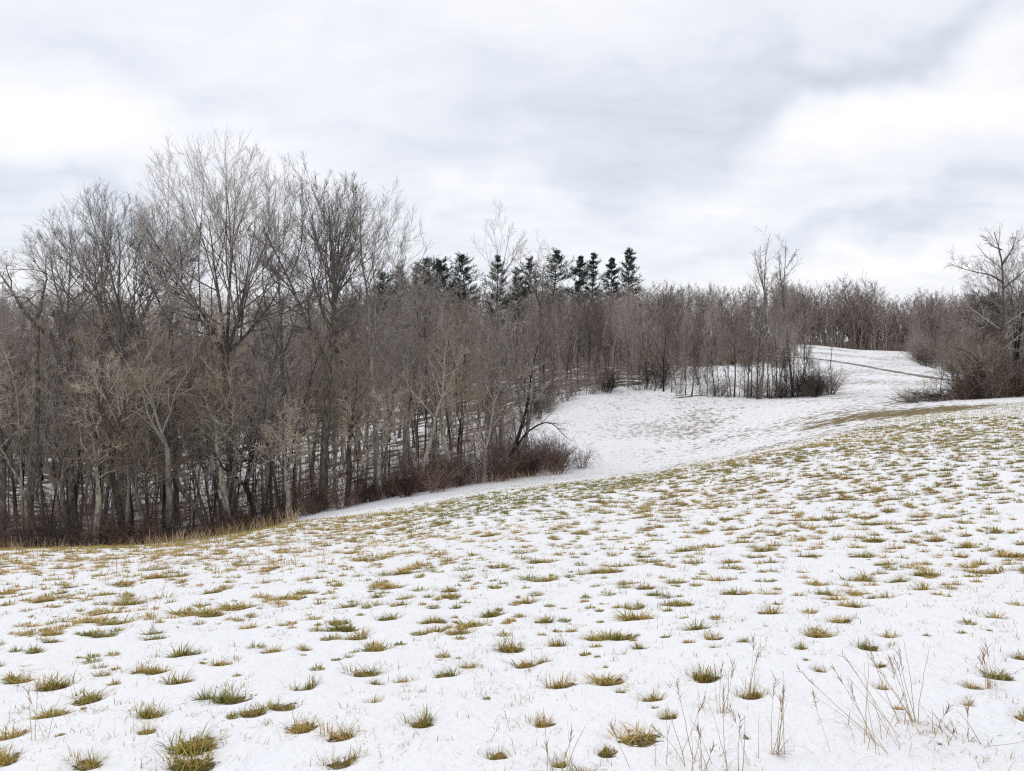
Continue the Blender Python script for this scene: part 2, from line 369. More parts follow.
# hollow and thatch at every tuft near enough to show
cell = {}
allt = [(x, y, s) for x, y, s in zip(tx, ty, tsz) if math.hypot(x, y) < 34] + [(n[0][0], n[0][1], n[1] * .5) for n in notes]
def local(x, y):
    """index window of grid vertices round a tuft"""
    r = math.hypot(x, y); a = math.atan2(x, y); return r, a
lr = np.log(RR[3:643]); l0 = lr[0]; dl = lr[1] - lr[0]; da = front[1] - front[0]
G2 = np.zeros((len(RR), nT)); H2 = np.zeros((len(RR), nT))
for x, y, s in allt:
    r, a = local(x, y); w = s * 1.5
    i = int((math.log(r) - l0) / dl) + 3; k = int(math.ceil(w / r / dl)) + 1
    j = int((a - front[0]) / da); m = int(math.ceil(w / r / da)) + 1
    i0, i1, j0, j1 = max(0, i - k), min(642, i + k + 1), max(0, j - m), min(760, j + m + 1)
    if i1 <= i0 or j1 <= j0: continue
    d = np.hypot(gx[i0:i1, j0:j1] - x, (gy[i0:i1, j0:j1] - y) * 1.25) / s
    G2[i0:i1, j0:j1] = np.maximum(G2[i0:i1, j0:j1], np.clip(1.25 - d, 0, 1)); 
    H2[i0:i1, j0:j1] = np.maximum(H2[i0:i1, j0:j1], np.clip(1.5 - d, 0, 1))
thatch = G2.ravel(); gzv -= .026 * np.minimum(H2.ravel(), 1) ** 1.5
ins = inside(X, Y); dW = segdist(X, Y, WP)
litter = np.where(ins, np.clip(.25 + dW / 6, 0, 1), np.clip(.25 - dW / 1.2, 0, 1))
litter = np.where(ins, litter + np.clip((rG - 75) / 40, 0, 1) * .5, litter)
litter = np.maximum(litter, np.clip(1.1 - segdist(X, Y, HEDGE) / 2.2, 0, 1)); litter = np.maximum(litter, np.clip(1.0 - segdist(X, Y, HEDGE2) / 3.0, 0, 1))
track = np.clip(1.3 - segdist(X, Y, TRACK) / 1.3, 0, 1)
edge = np.clip(1 - segdist(X, Y, WB[20:24]) / 2.2, 0, 1) * .8
green = np.exp(-(segdist(X, Y, GREENS) / 3.6) ** 2)
cyv = np.interp(np.arctan2(X, Y), np.arctan2(CREST[:, 0], CREST[:, 1]), np.hypot(CREST[:, 0], CREST[:, 1]))
stub = np.clip((rG - cyv) / 6, 0, 1) * ~ins * (Y > 0) * np.clip(.15 + X / np.maximum(Y, 1) * 3.2, .1, 1)
nr = len(RR)
i = np.arange(nr - 1)[:, None] * nT; j = np.arange(nT)[None]; j2 = (j + 1) % nT
Q = np.stack([i + j, i + nT + j, i + nT + j2, i + j2], -1).reshape(-1, 4)[:, ::-1]
V = np.stack([X, Y, gzv], -1); V = np.concatenate([V, [[0, 0, gzv[:nT].mean()]]])
fan = np.stack([np.full(nT, len(V) - 1), np.arange(nT), (np.arange(nT) + 1) % nT], -1)[:, ::-1]
z1 = lambda a: np.append(a, 0)
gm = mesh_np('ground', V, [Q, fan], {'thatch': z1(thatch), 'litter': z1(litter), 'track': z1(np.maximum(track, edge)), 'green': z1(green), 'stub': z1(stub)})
go = bpy.data.objects.new('ground', gm); C.objects.link(go); go['kind'] = 'structure'; go['label'] = 'snow covered pasture sloping down to the wood with grass showing through'

m, t, b = material('snow_ground', .75, .25)
def att(n_): a = t.nodes.new('ShaderNodeAttribute'); a.attribute_name = n_; return a.outputs['Fac']
def tm(op, a, b_=None, c=None, clamp=False):
    n = t.nodes.new('ShaderNodeMath'); n.operation = op; n.use_clamp = clamp
    for q, v_ in enumerate((a, b_, c)):
        if v_ is None: continue
        if isinstance(v_, (int, float)): n.inputs[q].default_value = v_
        else: t.links.new(v_, n.inputs[q])
    return n.outputs[0]
geo = t.nodes.new('ShaderNodeNewGeometry').outputs['Position']
def tn(scale, det=4, rough=.55, vec=geo, stretch=None):
    if stretch:
        q = t.nodes.new('ShaderNodeMapping'); q.inputs['Scale'].default_value = stretch; t.links.new(vec, q.inputs[0]); vec = q.outputs[0]
    n = t.nodes.new('ShaderNodeTexNoise'); n.inputs['Scale'].default_value = scale; n.inputs['Detail'].default_value = det; n.inputs['Roughness'].default_value = rough
    t.links.new(vec, n.inputs['Vector']); return n.outputs['Fac']
def mixc(f, a, b_):
    n = t.nodes.new('ShaderNodeMix'); n.data_type = 'RGBA'; t.links.new(f, n.inputs['Factor'])
    for s_, v_ in ((6, a), (7, b_)):
        if isinstance(v_, tuple): n.inputs[s_].default_value = (*v_, 1)
        else: t.links.new(v_, n.inputs[s_])
    return n.outputs[2]
nf = tn(28, 5, .6); nm = tn(4.5, 4, .6); nl = tn(.5, 4, .6); ns = tn(60, 3, .7)
snow = mixc(nl, (.86, .87, .90), (.91, .905, .90))
thc = ramp(t, [(.25, (.05, .038, .016)), (.5, (.14, .105, .04)), (.8, (.30, .22, .10))], ns)
f1 = tm('MULTIPLY', tm('SUBTRACT', tm('ADD', att('thatch'), tm('MULTIPLY', tm('SUBTRACT', nf, .5), 1.7)), .52), 7., clamp=True)
fk = tm('MULTIPLY', tm('SUBTRACT', tm('ADD', tn(38, 4, .75), tm('MULTIPLY', tm('SUBTRACT', nm, .5), .5)), .66), 9., clamp=True)
snow = mixc(tm('MULTIPLY', fk, .55), snow, (.42, .36, .26))
col = mixc(f1, snow, thc)
# stubble specks of the bowl beyond the crest
sp = tm('MULTIPLY', tm('SUBTRACT', tm('ADD', tm('MULTIPLY', tn(3.2, 3, .7, stretch=(1, .45, 1)), 1.), tm('MULTIPLY', tm('SUBTRACT', tn(.10, 3, .6), .5), .7)), .505), 6., clamp=True)
sp = tm('MULTIPLY', tm('MULTIPLY', sp, att('stub')), .95)
col = mixc(sp, col, (.25, .20, .135))
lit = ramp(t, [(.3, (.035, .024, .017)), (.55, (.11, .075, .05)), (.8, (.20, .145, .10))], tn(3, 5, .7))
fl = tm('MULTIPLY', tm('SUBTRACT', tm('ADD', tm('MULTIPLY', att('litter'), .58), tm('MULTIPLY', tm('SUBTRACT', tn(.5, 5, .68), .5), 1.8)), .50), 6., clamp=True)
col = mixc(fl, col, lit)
gr = tm('MULTIPLY', tm('SUBTRACT', tm('ADD', tm('MULTIPLY', att('green'), .9), tm('MULTIPLY', tm('SUBTRACT', tn(1.6, 5, .75, stretch=(.7, 1.0, 1)), .5), 2.6)), .5), 5., clamp=True)
col = mixc(gr, col, ramp(t, [(.3, (.10, .075, .035)), (.6, (.22, .165, .075)), (.8, (.33, .25, .12))], ns))
tk = tm('MULTIPLY', tm('SUBTRACT', tm('ADD', att('track'), tm('MULTIPLY', tm('SUBTRACT', tn(1.2, 4, .7), .5), 2.2)), .55), 3., clamp=True)
col = mixc(tk, col, ramp(t, [(.3, (.10, .085, .06)), (.7, (.20, .18, .11))], nm))
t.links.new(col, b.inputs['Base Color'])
h = tm('ADD', tm('MULTIPLY', tn(6, 5, .6), .10), tm('MULTIPLY', tn(20, 4, .6), .034))
bp = t.nodes.new('ShaderNodeBump'); bp.inputs['Strength'].default_value = .55; bp.inputs['Distance'].default_value = 1.0
t.links.new(h, bp.inputs['Height']); t.links.new(bp.outputs[0], b.inputs['Normal'])
b.inputs['Subsurface Weight'].default_value = 0
gm.materials.append(m)

# ---------------------------------------------------------------- tree kinds
def link(name, me, mat=None, parent=None):
    o = bpy.data.objects.new(name, me); C.objects.link(o)
    if me is not None and mat is not None and not me.materials: me.materials.append(mat)
    if parent is not None: o.parent = parent
    return o
def bare(seed, H, r0, cb, cw, n=(14, 8, 7, 6), ang=(.75, .6, .6, .65), trop=(.02, .12, .06, .03), wob=(.05, .10, .14, .18), fork=0, lean=(0, 0), env=True, twr=.006, lo=False, t0=None, L2=.45, out=0., mult=(.42, .42), tap=1., dome=False, spr=1.):
    """a leafless tree: (trunk mesh, crown mesh). H height, cb crown base, cw crown half width"""
    g = np.random.default_rng(seed); tr_ = Acc(); cr_ = Acc()
    c = np.array([lean[0] * H * .6, lean[1] * H * .6, (H + cb) / 2]); rad = np.array([cw, cw, (H - cb) / 2 * 1.04])
    def fit(P):
        if not dome: return P
        q = (P - c) / rad; q[..., 2] = np.maximum(q[..., 2], -.15); m = np.linalg.norm(q, axis=-1, keepdims=True); f = np.where(m > .9, (.9 + .55 * (m - .9)) / np.maximum(m, 1e-6), 1.)
        o_ = P.copy(); o_[..., :2] = c[:2] + (P[..., :2] - c[:2]) * f[..., :1]
        o_[..., 2] = np.where(P[..., 2] > c[2], c[2] + (P[..., 2] - c[2]) * f[..., 0], P[..., 2]); return o_
    oc = np.array([c[0] * .6, c[1] * .6, cb + (.12 if dome else -.2) * (H - cb)]); ok = dict(out=out, oc=oc)
    if fork:
        hf = cb * g.uniform(.8, 1.0)
        P, Rd = grow(g, np.zeros((1, 3)), np.array([[lean[0], lean[1], 1.]]), hf, r0, 6, wob[0] * .6, .02, .72)
        tr_.tube(P, Rd, 9)
        az = np.arange(fork) * 6.28 / fork + g.random() * 6.28
        sp_ = np.where(np.arange(fork) == 0, .08, g.uniform(.35, .75, fork) * spr); d = np.stack([np.cos(az) * sp_, np.sin(az) * sp_, np.ones(fork)], -1); d += g.normal(0, .06, d.shape)
        st = np.repeat(P[:, -1], fork, 0)
        P0, R0 = grow(g, st, d, np.minimum(ell(st, d, c, rad) * .82, (H - hf) * 1.02), Rd[0, -1] * .66, 9, wob[0] * 1.4, .05, .10)
        ts = (0.22 if dome else .12, .96)
    else:
        P0, R0 = grow(g, np.zeros((1, 3)), np.array([[lean[0], lean[1], 1.]]), H * (.90 if dome else .97), r0, 14, wob[0], trop[0], .05); R0 = R0 * np.linspace(1, .55, 15)[None] ** tap
        ts = (cb / H * .75 if t0 is None else t0, .96)
    # root flare
    R0[:, 0] *= 1.0 if fork else 1.35
    tr_.tube(P0, R0, 5 if lo else 8)
    s, d, rp, tt = spawn(g, P0, R0, n[0], ts[0], ts[1], ang[0], .15)
    ln = ell(s, d + np.array([0, 0, trop[1] * 2]), c, rad) if env else g.uniform(.15, .35, len(s)) * H
    ln = np.clip(ln * (g.uniform(.62, .90, len(s)) if dome else g.uniform(.72, .98, len(s))), .5, H * .6)
    P1, R1 = grow(g, s, d, ln, np.minimum(rp * .62, ln * .018 + .008), 4 if lo else 9, wob[1], trop[1], .15, **ok)
    P1 = fit(P1); tr_.tube(P1, R1, 3 if lo else 6)
    prev, pr, pl = P1, R1, ln
    ks = (3, 2, 2) if lo else (6, 4, 3); sd_ = (3, 3, 3) if lo else (4, 3, 3); mult = (L2,) + tuple(mult)
    for q in range(1, len(n)):
        s, d, rp, tt = spawn(g, prev, pr, n[q], .18 if q == 1 else .1, .98, ang[q], .2)
        lp = np.repeat(pl, n[q])
        ln = lp * mult[q - 1] * (1.15 - .55 * tt) * g.uniform(.6, 1.3, len(s))
        if env and q == 1: ln = np.minimum(ln, ell(s, d, c, rad * 1.05) + .5)
        ln = np.clip(ln, .12, 99)
        last = q == len(n) - 1
        Pq, Rq = grow(g, s, d, ln, np.maximum(np.minimum(rp * .7, ln * .014 + .004), twr), ks[min(q - 1, 2)] if not last else (1 if lo else 2), wob[min(q, 3)], trop[min(q + 1, 3)], .35, **ok)
        Pq = fit(Pq) if q == 1 else Pq; (cr_).tube(Pq, Rq, sd_[min(q - 1, 2)] if not last else 3)
        prev, pr, pl = Pq, Rq, ln
    return tr_.mesh('trunk'), cr_.mesh('crown')

def tag(o, label=None, cat=None, group=None, kind=None):
    if label: o['label'] = label
    if cat: o['category'] = cat
    if group: o['group'] = group
    if kind: o['kind'] = kind
    return o
def tree_proto(name, meshes, mats, parts=('trunk', 'crown')):
    root = bpy.data.objects.new(name, None); root.empty_display_size = .3
    kids = []
    for me, mt, pn in zip(meshes, mats, parts):
        if not me.materials: me.materials.append(mt)
        kids.append((pn, me))
    return (name, kids)
def place(proto, x, y, s=1., rz=0., label=None, cat='tree', group=None, sink=.12, z=None, sz=None, tilt=(0, 0)):
    name, kids = proto
    root = bpy.data.objects.new(name, None); C.objects.link(root); root.empty_display_size = .3
    root.location = (x, y, (ground(x, y)[0] if z is None else z) - sink); root.rotation_euler = (tilt[0], tilt[1], rz); root.scale = (s, s, sz or s)
    tag(root, label, cat, group)
    for pn, me in kids:
        o = bpy.data.objects.new(pn, me); C.objects.link(o); o.parent = root
    return root
def single(name, me, x, y, s=1., rz=0., label=None, cat=None, group=None, sink=.05, sz=None, tilt=(0, 0)):
    o = bpy.data.objects.new(name, me); C.objects.link(o); o.location = (x, y, ground(x, y)[0] - sink); o.rotation_euler = (tilt[0], tilt[1], rz); o.scale = (s, s, sz or s)
    return tag(o, label, cat, group)
def pxD(px, D): return (px - 512) / F * D, D          # plan position of a photo column at a depth
def height(px, D, top, dz=0):                         # height of a thing there whose top is at a photo row
    x, y = pxD(px, D); return at(px, top, D)[2] - ground(x, y)[0] + dz

# ---- the big crowns over the left wood
def hero(px, D, top, cbpy, halfw, seed, label, mat='bark', tw='twig', fork=0, r0=.36, n=(16, 9, 8, 6), name='bare_tree', **k):
    x, y = pxD(px, D); H = height(px, D, top); cb = height(px, D, cbpy); cw = halfw * D / F
    pr = tree_proto(name, bare(seed, H, r0, cb, cw, n=n, fork=fork, **k), (M[mat], M[tw]))
    return place(pr, x, y, label=label)
UP = dict(ang=(.86, .6, .55, .5), trop=(.01, .03, .01, .01), wob=(.035, .055, .07, .09), twr=.0052, out=.11, L2=.5, mult=(.5, .5), dome=True)
hero(230, 37, 134, 350, 86, 101, 'tallest bare tree of the left wood with a broad domed crown', fork=7, spr=1.35, n=(10, 8, 6, 4), r0=.21, **UP)
hero(320, 36, 152, 335, 70, 102, 'bare tree with pale thick trunk forking into a wide crown, right of the tallest', mat='bark_pale', fork=4, n=(12, 8, 6, 4), r0=.22, **UP)
hero(376, 38, 162, 330, 56, 103, 'bare tree with a rounded crown on the right shoulder of the tall group', fork=5, spr=1.3, n=(10, 7, 6, 4), r0=.16, **UP)
hero(116, 38, 188, 355, 86, 104, 'wide fan crowned bare tree on the left of the tallest one', fork=7, spr=1.4, n=(10, 7, 6, 4), r0=.18, **UP)
hero(404, 44, 208, 330, 36, 105, 'smaller narrow bare tree at the right end of the tall group', n=(18, 7, 6, 4), r0=.15, t0=.45, **UP)
hero(172, 44, 196, 320, 44, 106, 'slender bare tree filling the gap between the two domed crowns on the left', fork=3, n=(11, 7, 6, 4), r0=.16, **UP)
hero(66, 41, 222, 320, 50, 110, 'lower rounded bare tree on the outer left of the wide fan crowned one', fork=3, n=(11, 7, 6, 4), r0=.15, **UP)
hero(434, 46, 266, 350, 40, 111, 'small round topped bare tree just right of the tall group', n=(16, 7, 6, 4), r0=.13, t0=.4, **UP)
hero(282, 41, 172, 320, 44, 112, 'thin straight bare tree between the tallest tree and the pale forked trunk', fork=3, n=(11, 7, 6, 4), r0=.15, **UP)
hero(1018, 47, 252, 340, 52, 113, 'spreading dark bare tree cut by the right edge of the picture', fork=3, n=(10, 7, 6, 4), r0=.15, mat='bark_dark', **UP)
hero(976, 47.5, 292, 350, 42, 114, 'lower rounded bare tree left of the tall limbed tree at the right', fork=3, n=(10, 7, 6, 4), r0=.12, mat='bark_dark', **UP)
hero(490, 62, 205, 310, 44, 107, 'tall bare tree with an open crown rising above the middle of the wood', n=(13, 6, 5, 4), r0=.2, t0=.5, **UP)
hero(540, 64, 232, 300, 30, 108, 'bare tree with a few long crooked limbs next to the open crown in mid wood', n=(8, 6, 5, 4), fork=2, r0=.17, ang=(.7, .6, .6, .6), trop=(.01, .05, .0, .0), wob=(.06, .16, .18, .2))
hero(20, 36, 218, 300, 40, 109, 'crooked bare tree with an arched top at the far left edge', n=(9, 6, 6, 4), mat='bark_pale', fork=2, r0=.20, ang=(1.0, .7, .6, .6), trop=(.01, .0, .0, .0), wob=(.10, .20, .2, .2))
# pale, crooked lichen-grown trees in front of the wood
CRK = dict(ang=(1.0, .75, .65, .6), trop=(.02, .03, .02, .01), wob=(.12, .17, .13, .12), env=True, mult=(.5, .5))
for px, D, top, cbp, hw, sd_, f, lab in [
 (22, 32.5, 335, 430, 55, 121, 0, 'stout crooked tree with pale peeling bark at the left edge of the wood'),
 (118, 32.5, 345, 460, 60, 122, 2, 'crooked pale lichened tree with horizontal limbs, left front of the wood'),
 (62, 33, 360, 470, 36, 123, 0, 'small pale crooked tree between the two lichened ones at the left'),
 (166, 33.5, 300, 440, 56, 124, 2, 'tan twiggy tree leaning over the left front of the wood'),
 (205, 34, 372, 470, 44, 125, 2, 'low spreading tan tree in front of the tallest tree'),
 (250, 34.5, 385, 470, 60, 126, 3, 'low dark multi-forked tree at the front edge below the tallest crown'),
 (455, 40, 300, 420, 46, 127, 2, 'pale crooked tree with forked limbs in the middle of the wood front'),
 (420, 39, 330, 430, 40, 128, 0, 'grey crooked tree left of the pale forked one'),
 (505, 41, 300, 420, 40, 129, 2, 'brown crooked tree behind the bramble point'),
 (345, 37, 330, 430, 36, 130, 2, 'dark crooked tree leaning right beside the thick pale trunk'),
 (88, 32, 395, 480, 40, 141, 2, 'low pale twisted tree in front of the dark trunks at the left'),
 (228, 33.5, 330, 430, 40, 142, 2, 'slim pale tree with a bent fork just left of the tallest trunk'),
 (285, 34.2, 390, 470, 42, 143, 2, 'tan tangled tree between the tallest trunk and the thick pale one'),
 (378, 36, 375, 450, 44, 144, 2, 'grey spreading low tree at the front right of the thick pale trunk'),
 (484, 38, 340, 440, 38, 145, 2, 'tan tree with drooping limbs near the brambly point'),
 (140, 32.4, 410, 490, 40, 146, 3, 'low dark tangled tree near the left weeds'),
 (-6, 31.5, 330, 450, 46, 147, 2, 'tan tree half cut by the left edge of the picture'),
 (516, 43.5, 335, 430, 34, 131, 2, 'twiggy leaning tree over the tip of the wood')]:
    D = min(D, np.interp(px, [0, 345, 420, 500, 560], [31.6, 36.0, 37.6, 39.2, 40.5]))
    hero(px, D, top, cbp, hw, sd_, lab, mat='bark_pale' if 'pale' in lab else 'bark' if 'tan' in lab else 'bark_dark' if 'dark' in lab else 'bark', tw='twig_tan' if ('tan' in lab or 'pale' in lab) else 'twig', fork=f, r0=.15 if sd_ != 121 else .085, n=(9, 6, 5, 3), **CRK)
# the tree with its low limb arching out over the snow
g = np.random.default_rng(5)
def polyline_tree(name, stems, label, mat, tw, seed, n=(9, 6, 5), part='trunk', ang=.8, Lf=.35, cat='tree', wob=.14, m2=.42):
    """a tree whose main stems are given as world point lists with base radii"""
    g = np.random.default_rng(seed); o0 = np.array(stems[0][0][0]); tr_ = Acc(); cr_ = Acc()
    for pts, r0 in stems:
        p = np.array(pts, float) - o0; K = 12
        s_ = np.concatenate([[0], np.cumsum(np.linalg.norm(np.diff(p, axis=0), axis=1))]); u = np.linspace(0, s_[-1], K + 1)
        P = np.stack([np.interp(u, s_, p[:, a]) for a in range(3)], -1); P[1:-1] += g.normal(0, .02 * s_[-1] / K, (K - 1, 3))
        P[1:-1] = (P[:-2] + 2 * P[1:-1] + P[2:]) / 4
        Rd = r0 * (1 - .88 * u / s_[-1])
        tr_.tube(P[None], Rd[None], 7)
        prev, pr, pl = P[None], Rd[None], np.array([s_[-1]])
        for q, nn in enumerate(n):
            s, d, rp, tt = spawn(g, prev, pr, nn, .22 if q == 0 else .12, .98, ang, .2)
            ln = np.repeat(pl, nn) * (Lf if q == 0 else m2) * (1.2 - .6 * tt) * g.uniform(.6, 1.3, len(s))
            Pq, Rq = grow(g, s, d, ln, np.maximum(np.minimum(rp * .6, ln * .014 + .003), .006), 5 if q < 2 else 3, wob, .03, .3)
            cr_.tube(Pq, Rq, 4 if q == 0 else 3); prev, pr, pl = Pq, Rq, ln
    return place(tree_proto(name, (tr_.mesh('trunk'), cr_.mesh('crown')), (M[mat], M[tw])), o0[0], o0[1], label=label, cat=cat, z=o0[2] , sink=0)
def W(px, py, D): return tuple(at(px, py, D))
gb = lambda px, D: tuple(gpt(*pxD(px, D)))
polyline_tree('leaning_tree', [([gb(508, 39.6), W(512, 455, 39.6), W(520, 430, 39.6), W(528, 405, 39.6), W(531, 375, 39.8), W(538, 345, 40)], .13),
    ([W(512, 455, 39.6), W(526, 432, 39.4), W(545, 421, 39), W(556, 424, 38.8), W(560, 433, 38.6), W(572, 441, 38.4)], .07)],
    'dark leaning tree with one bare limb arching over the snow at the wooded point', 'bark_dark', 'twig', 61, n=(7, 5, 4), Lf=.3)
# ---- right side: the tree with long limbs and its thicket
polyline_tree('bare_tree', [([gb(1002, 43), W(1002, 350, 43), W(1003, 300, 43), W(1003, 262, 43), W(1000, 250, 43), W(994, 232, 43)], .15),
    ([W(1003, 283, 43), W(992, 275, 42.6), W(975, 272, 42.2), W(960, 268, 42), W(950, 263, 42)], .055),
    ([W(1002, 250, 43), W(992, 246, 43), W(984, 236, 43)], .04), ([W(1002, 265, 43), W(1012, 250, 43), W(1017, 234, 43.3)], .06),
    ([W(1002, 290, 43), W(1016, 278, 43), W(1035, 262, 43.4)], .06), ([W(1001, 330, 43), W(975, 322, 42.5), W(958, 330, 42)], .05), ([W(1003, 315, 43), W(1030, 300, 43)], .06)],
    'tall bare tree at the right edge with long drooping limbs reaching left', 'bark_dark', 'twig', 62, n=(11, 7, 5), Lf=.30, wob=.075, m2=.5)
for k, (px0, px1, top, D, lb) in enumerate([(990, 948, 345, 42.5, 'low limbed bushy tree leaning left out of the right thicket'), (1010, 1040, 300, 44, 'bushy bare tree on the right edge beside the tall limbed one'), (978, 962, 352, 44, 'small dark arched tree at the left end of the right thicket')]):
    polyline_tree('leaning_tree', [([gb(px0, D), W(px0 * .8 + px1 * .2, 365, D), W(px0 * .55 + px1 * .45, top + 8, D), W(px1, top, D)], .10),
        ([gb(px0, D), W(px0 + 4, 360, D), W(px0 + 10, top - 10, D)], .08), ([W(px0, 378, D), W(px0 * .7 + px1 * .3, 372, D - .5), W(px1 * .9 + px0 * .1, 372, D - 1)], .06)], lb, 'bark_dark', 'twig_tan' if k == 0 else 'twig', 70 + k, n=(10, 7, 6), Lf=.4, wob=.18)
# dead snags above the hedge
for k, (px, top, D, lb) in enumerate([(767, 233, 60, 'tall dead grey tree with broken upright limbs above the hedge, left of the snag pair'), (786, 240, 60.5, 'thin dead grey tree with a bent top above the hedge, right of the snag pair')]):
    polyline_tree('dead_tree', [([gb(px - 6 + 14 * k, D), W(px, 330, D), W(px - 3, 290, D), W(px - 2 + 2 * k, 255, D), W(px + 3 - 3 * k, top, D)], .11),
        ([W(px, 300, D), W(px - 9, 270, D), W(px - 13, 252, D)] if k == 0 else [W(px - 1, 300, D), W(px - 6, 275, D), W(px - 7, 255, D)], .07)] + ([([W(px - 4, 285, D), W(px - 7, 262, D), W(px - 6, 247, D)], .05)] if k == 0 else [([W(px, 268, D), W(px + 8, 256, D), W(px + 11, 250, D)], .04)]),
        lb, 'bark', 'twig', 80 + k, n=(14, 6, 4), Lf=.2, ang=.6, wob=.1, m2=.5)

# ---- ordinary wood trees
protos = []
for k in range(7):
    protos.append(tree_proto('bare_tree', bare(200 + k, 12, .10, 4.0 + .5 * (k % 3), 1.7 + .25 * (k % 4), n=(15, 6, 5, 3), ang=(.8, .6, .6, .6), trop=(.01, .08, .05, .03), wob=(.06, .10, .11, .13), twr=.008, out=.08, mult=(.5, .5)), (M['bark'] if k % 3 else M['bark_dark'], M['twig'])))
protos_red = [tree_proto('bare_tree', bare(230 + k, 12, .09, 3.0, 2.3, n=(16, 7, 5, 3), ang=(.65, .5, .5, .5), trop=(.01, .10, .06, .04), wob=(.05, .10, .11, .12), twr=.008, out=.06, mult=(.5, .5), fork=0 if k else 3), (M['bark'], M['twig_red'])) for k in range(3)]
protos_pale = [tree_proto('bare_tree', bare(240 + k, 12, .085, 4.2, 1.9, n=(13, 6, 5, 3), ang=(.85, .7, .6, .6), trop=(.01, .07, .04, .02), wob=(.08, .16, .16, .16), twr=.008, mult=(.5, .5)), (M['bark_pale'], M['twig_tan'])) for k in range(3)]
pole = [tree_proto('sapling', bare(250 + k, 9, .045, 3.5, .9, n=(12, 5, 4), ang=(.6, .5, .5), trop=(.01, .1, .06, .03), wob=(.05, .12, .16, .2), twr=.008), (M['bark_dark'], M['twig'])) for k in range(4)]
SKX = [-300, 0, 60, 150, 260, 330, 420, 470, 520, 560, 600, 640, 700, 745, 770, 800, 860, 890, 910, 940, 1024, 1300]
SKY = [280, 286, 276, 290, 284, 280, 278, 278, 280, 283, 282, 280, 283, 282, 272, 284, 272, 290, 286, 290, 284, 280]
occupied = []
def scatter(n, px0, px1, D0, D1, mind, g, power=1.):
    out = []; tries = 0
    while len(out) < n and tries < n * 60:
        tries += 1
        D = (D0 ** power + (D1 ** power - D0 ** power) * g.random()) ** (1 / power); px = g.uniform(px0, px1); x, y = pxD(px, D)
        if not inside(np.array([x]), np.array([y]))[0] or segdist(np.array([x]), np.array([y]), WP)[0] < 1.0: continue
        if any(abs(x - a) < mind and abs(y - b) < mind for a, b in occupied): continue
        occupied.append((x, y)); out.append((px, D, x, y))
    return out
g = np.random.default_rng(33)
REG = [(62, -60, 560, 32.5, 47, 1.1, 'left wood', 'front'), (78, -80, 560, 47, 80, 1.6, 'left wood', 'deep'), (80, 520, 830, 66, 135, 1.6, 'middle wood', 'mid'), (56, 900, 1110, 72, 150, 1.8, 'right wood', 'right')]
LAB = {
 'front': ('front row of the left wood', 'near the snowy edge of the left wood'),
 'deep': ('depths of the left wood', 'standing behind the front trees of the left wood'),
 'mid': ('middle wood', 'in the far middle wood below the pines'),
 'right': ('right wood', 'in the far wood behind the right thicket')}
for n_, a0, a1, D0, D1, md, gn, rk in REG:
    for px, D, x, y in scatter(n_, a0, a1, D0, D1, md, g):
        u = g.random(); top = np.interp(px, SKX, SKY) + abs(g.normal(0, 1)) * (30 if rk in ('front', 'deep') else 18)
        if rk == 'front' and u < .4: top += g.uniform(20, 110)
        hh = float(np.clip(height(px, D, top), 5.5, 17))
        kind, pl = ('slim grey', protos) if u < .62 else ('reddish twigged', protos_red) if u < .82 else ('pale barked', protos_pale)
        if rk == 'right' or rk == 'mid': kind, pl = ('slim grey', protos) if u < .55 else ('reddish twigged', protos_red) if u < .92 else ('pale barked', protos_pale)
        s = hh / 12
        place(pl[int(g.integers(len(pl)))], x, y, s, g.uniform(0, 6.28), f'{kind} bare tree {LAB[rk][1]}', 'tree', f'{kind} bare trees of the {LAB[rk][0]}', tilt=tuple(g.normal(0, .06, 2)))
# young poles
for n_, a0, a1, D0, D1, md, rk in [(70, -40, 555, 31, 52, .6, 'front'), (30, 560, 800, 68, 95, .9, 'mid')]:
    for px, D, x, y in scatter(n_, a0, a1, D0, D1, md, g):
        place(pole[int(g.integers(4))], x, y, g.uniform(.55, 1.05), g.uniform(0, 6.28), f'thin dark sapling {LAB[rk][1]}', 'sapling', f'thin saplings, {LAB[rk][0]}', tilt=tuple(g.normal(0, .07, 2)))
# trees in the hedge by the bowl
for k, (px, D, top, kd) in enumerate([(700, 66, 318, 2), (716, 65, 300, 2), (728, 64, 330, 1), (752, 62, 305, 0), (776, 61, 296, 0), (794, 60, 312, 1), (806, 60, 326, 0), (740, 63, 345, 2), (686, 68, 310, 2), (672, 71, 305, 2), (655, 73, 318, 1), (760, 60.5, 318, 2), (768, 61.5, 325, 0), (772, 59.5, 340, 2), (781, 60, 318, 0), (787, 60.6, 335, 2), (799, 59.6, 345, 2), (812, 61, 352, 2), (745, 62.5, 330, 0), (732, 63.5, 312, 2), (720, 64, 340, 0), (708, 65, 335, 2), (692, 67, 300, 0), (756, 61.5, 350, 1), (664, 72, 296, 0), (680, 70, 330, 2), (645, 75, 300, 2), (758, 60, 272, 0), (779, 60.8, 268, 2), (793, 60.4, 284, 0), (748, 62, 286, 2), (771, 60.2, 285, 0), (804, 61, 290, 2), (735, 63, 288, 0)]):
    x, y = pxD(px, D); pl = (protos, protos_pale, protos_red)[kd]
    place(pl[k % 3], x, y, height(px, D, top) / 12, k * 1.7, ('slim grey', 'pale barked', 'reddish twigged')[kd] + ' bare tree growing out of the hedge across the snowy bowl', 'tree', ('slim grey', 'pale barked', 'reddish twigged')[kd] + ' bare trees of the hedge')
for k, (px, D, top, lb) in enumerate([(649 + 181, 96, 300, 'slim dark tree standing alone in the far snow by the track'), (803, 110, 300, 'grey tree at the left end of the far track')]):
    x, y = pxD(px, D); place(protos[k + 1], x, y, height(px, D, top) / 12, k, lb, 'tree')

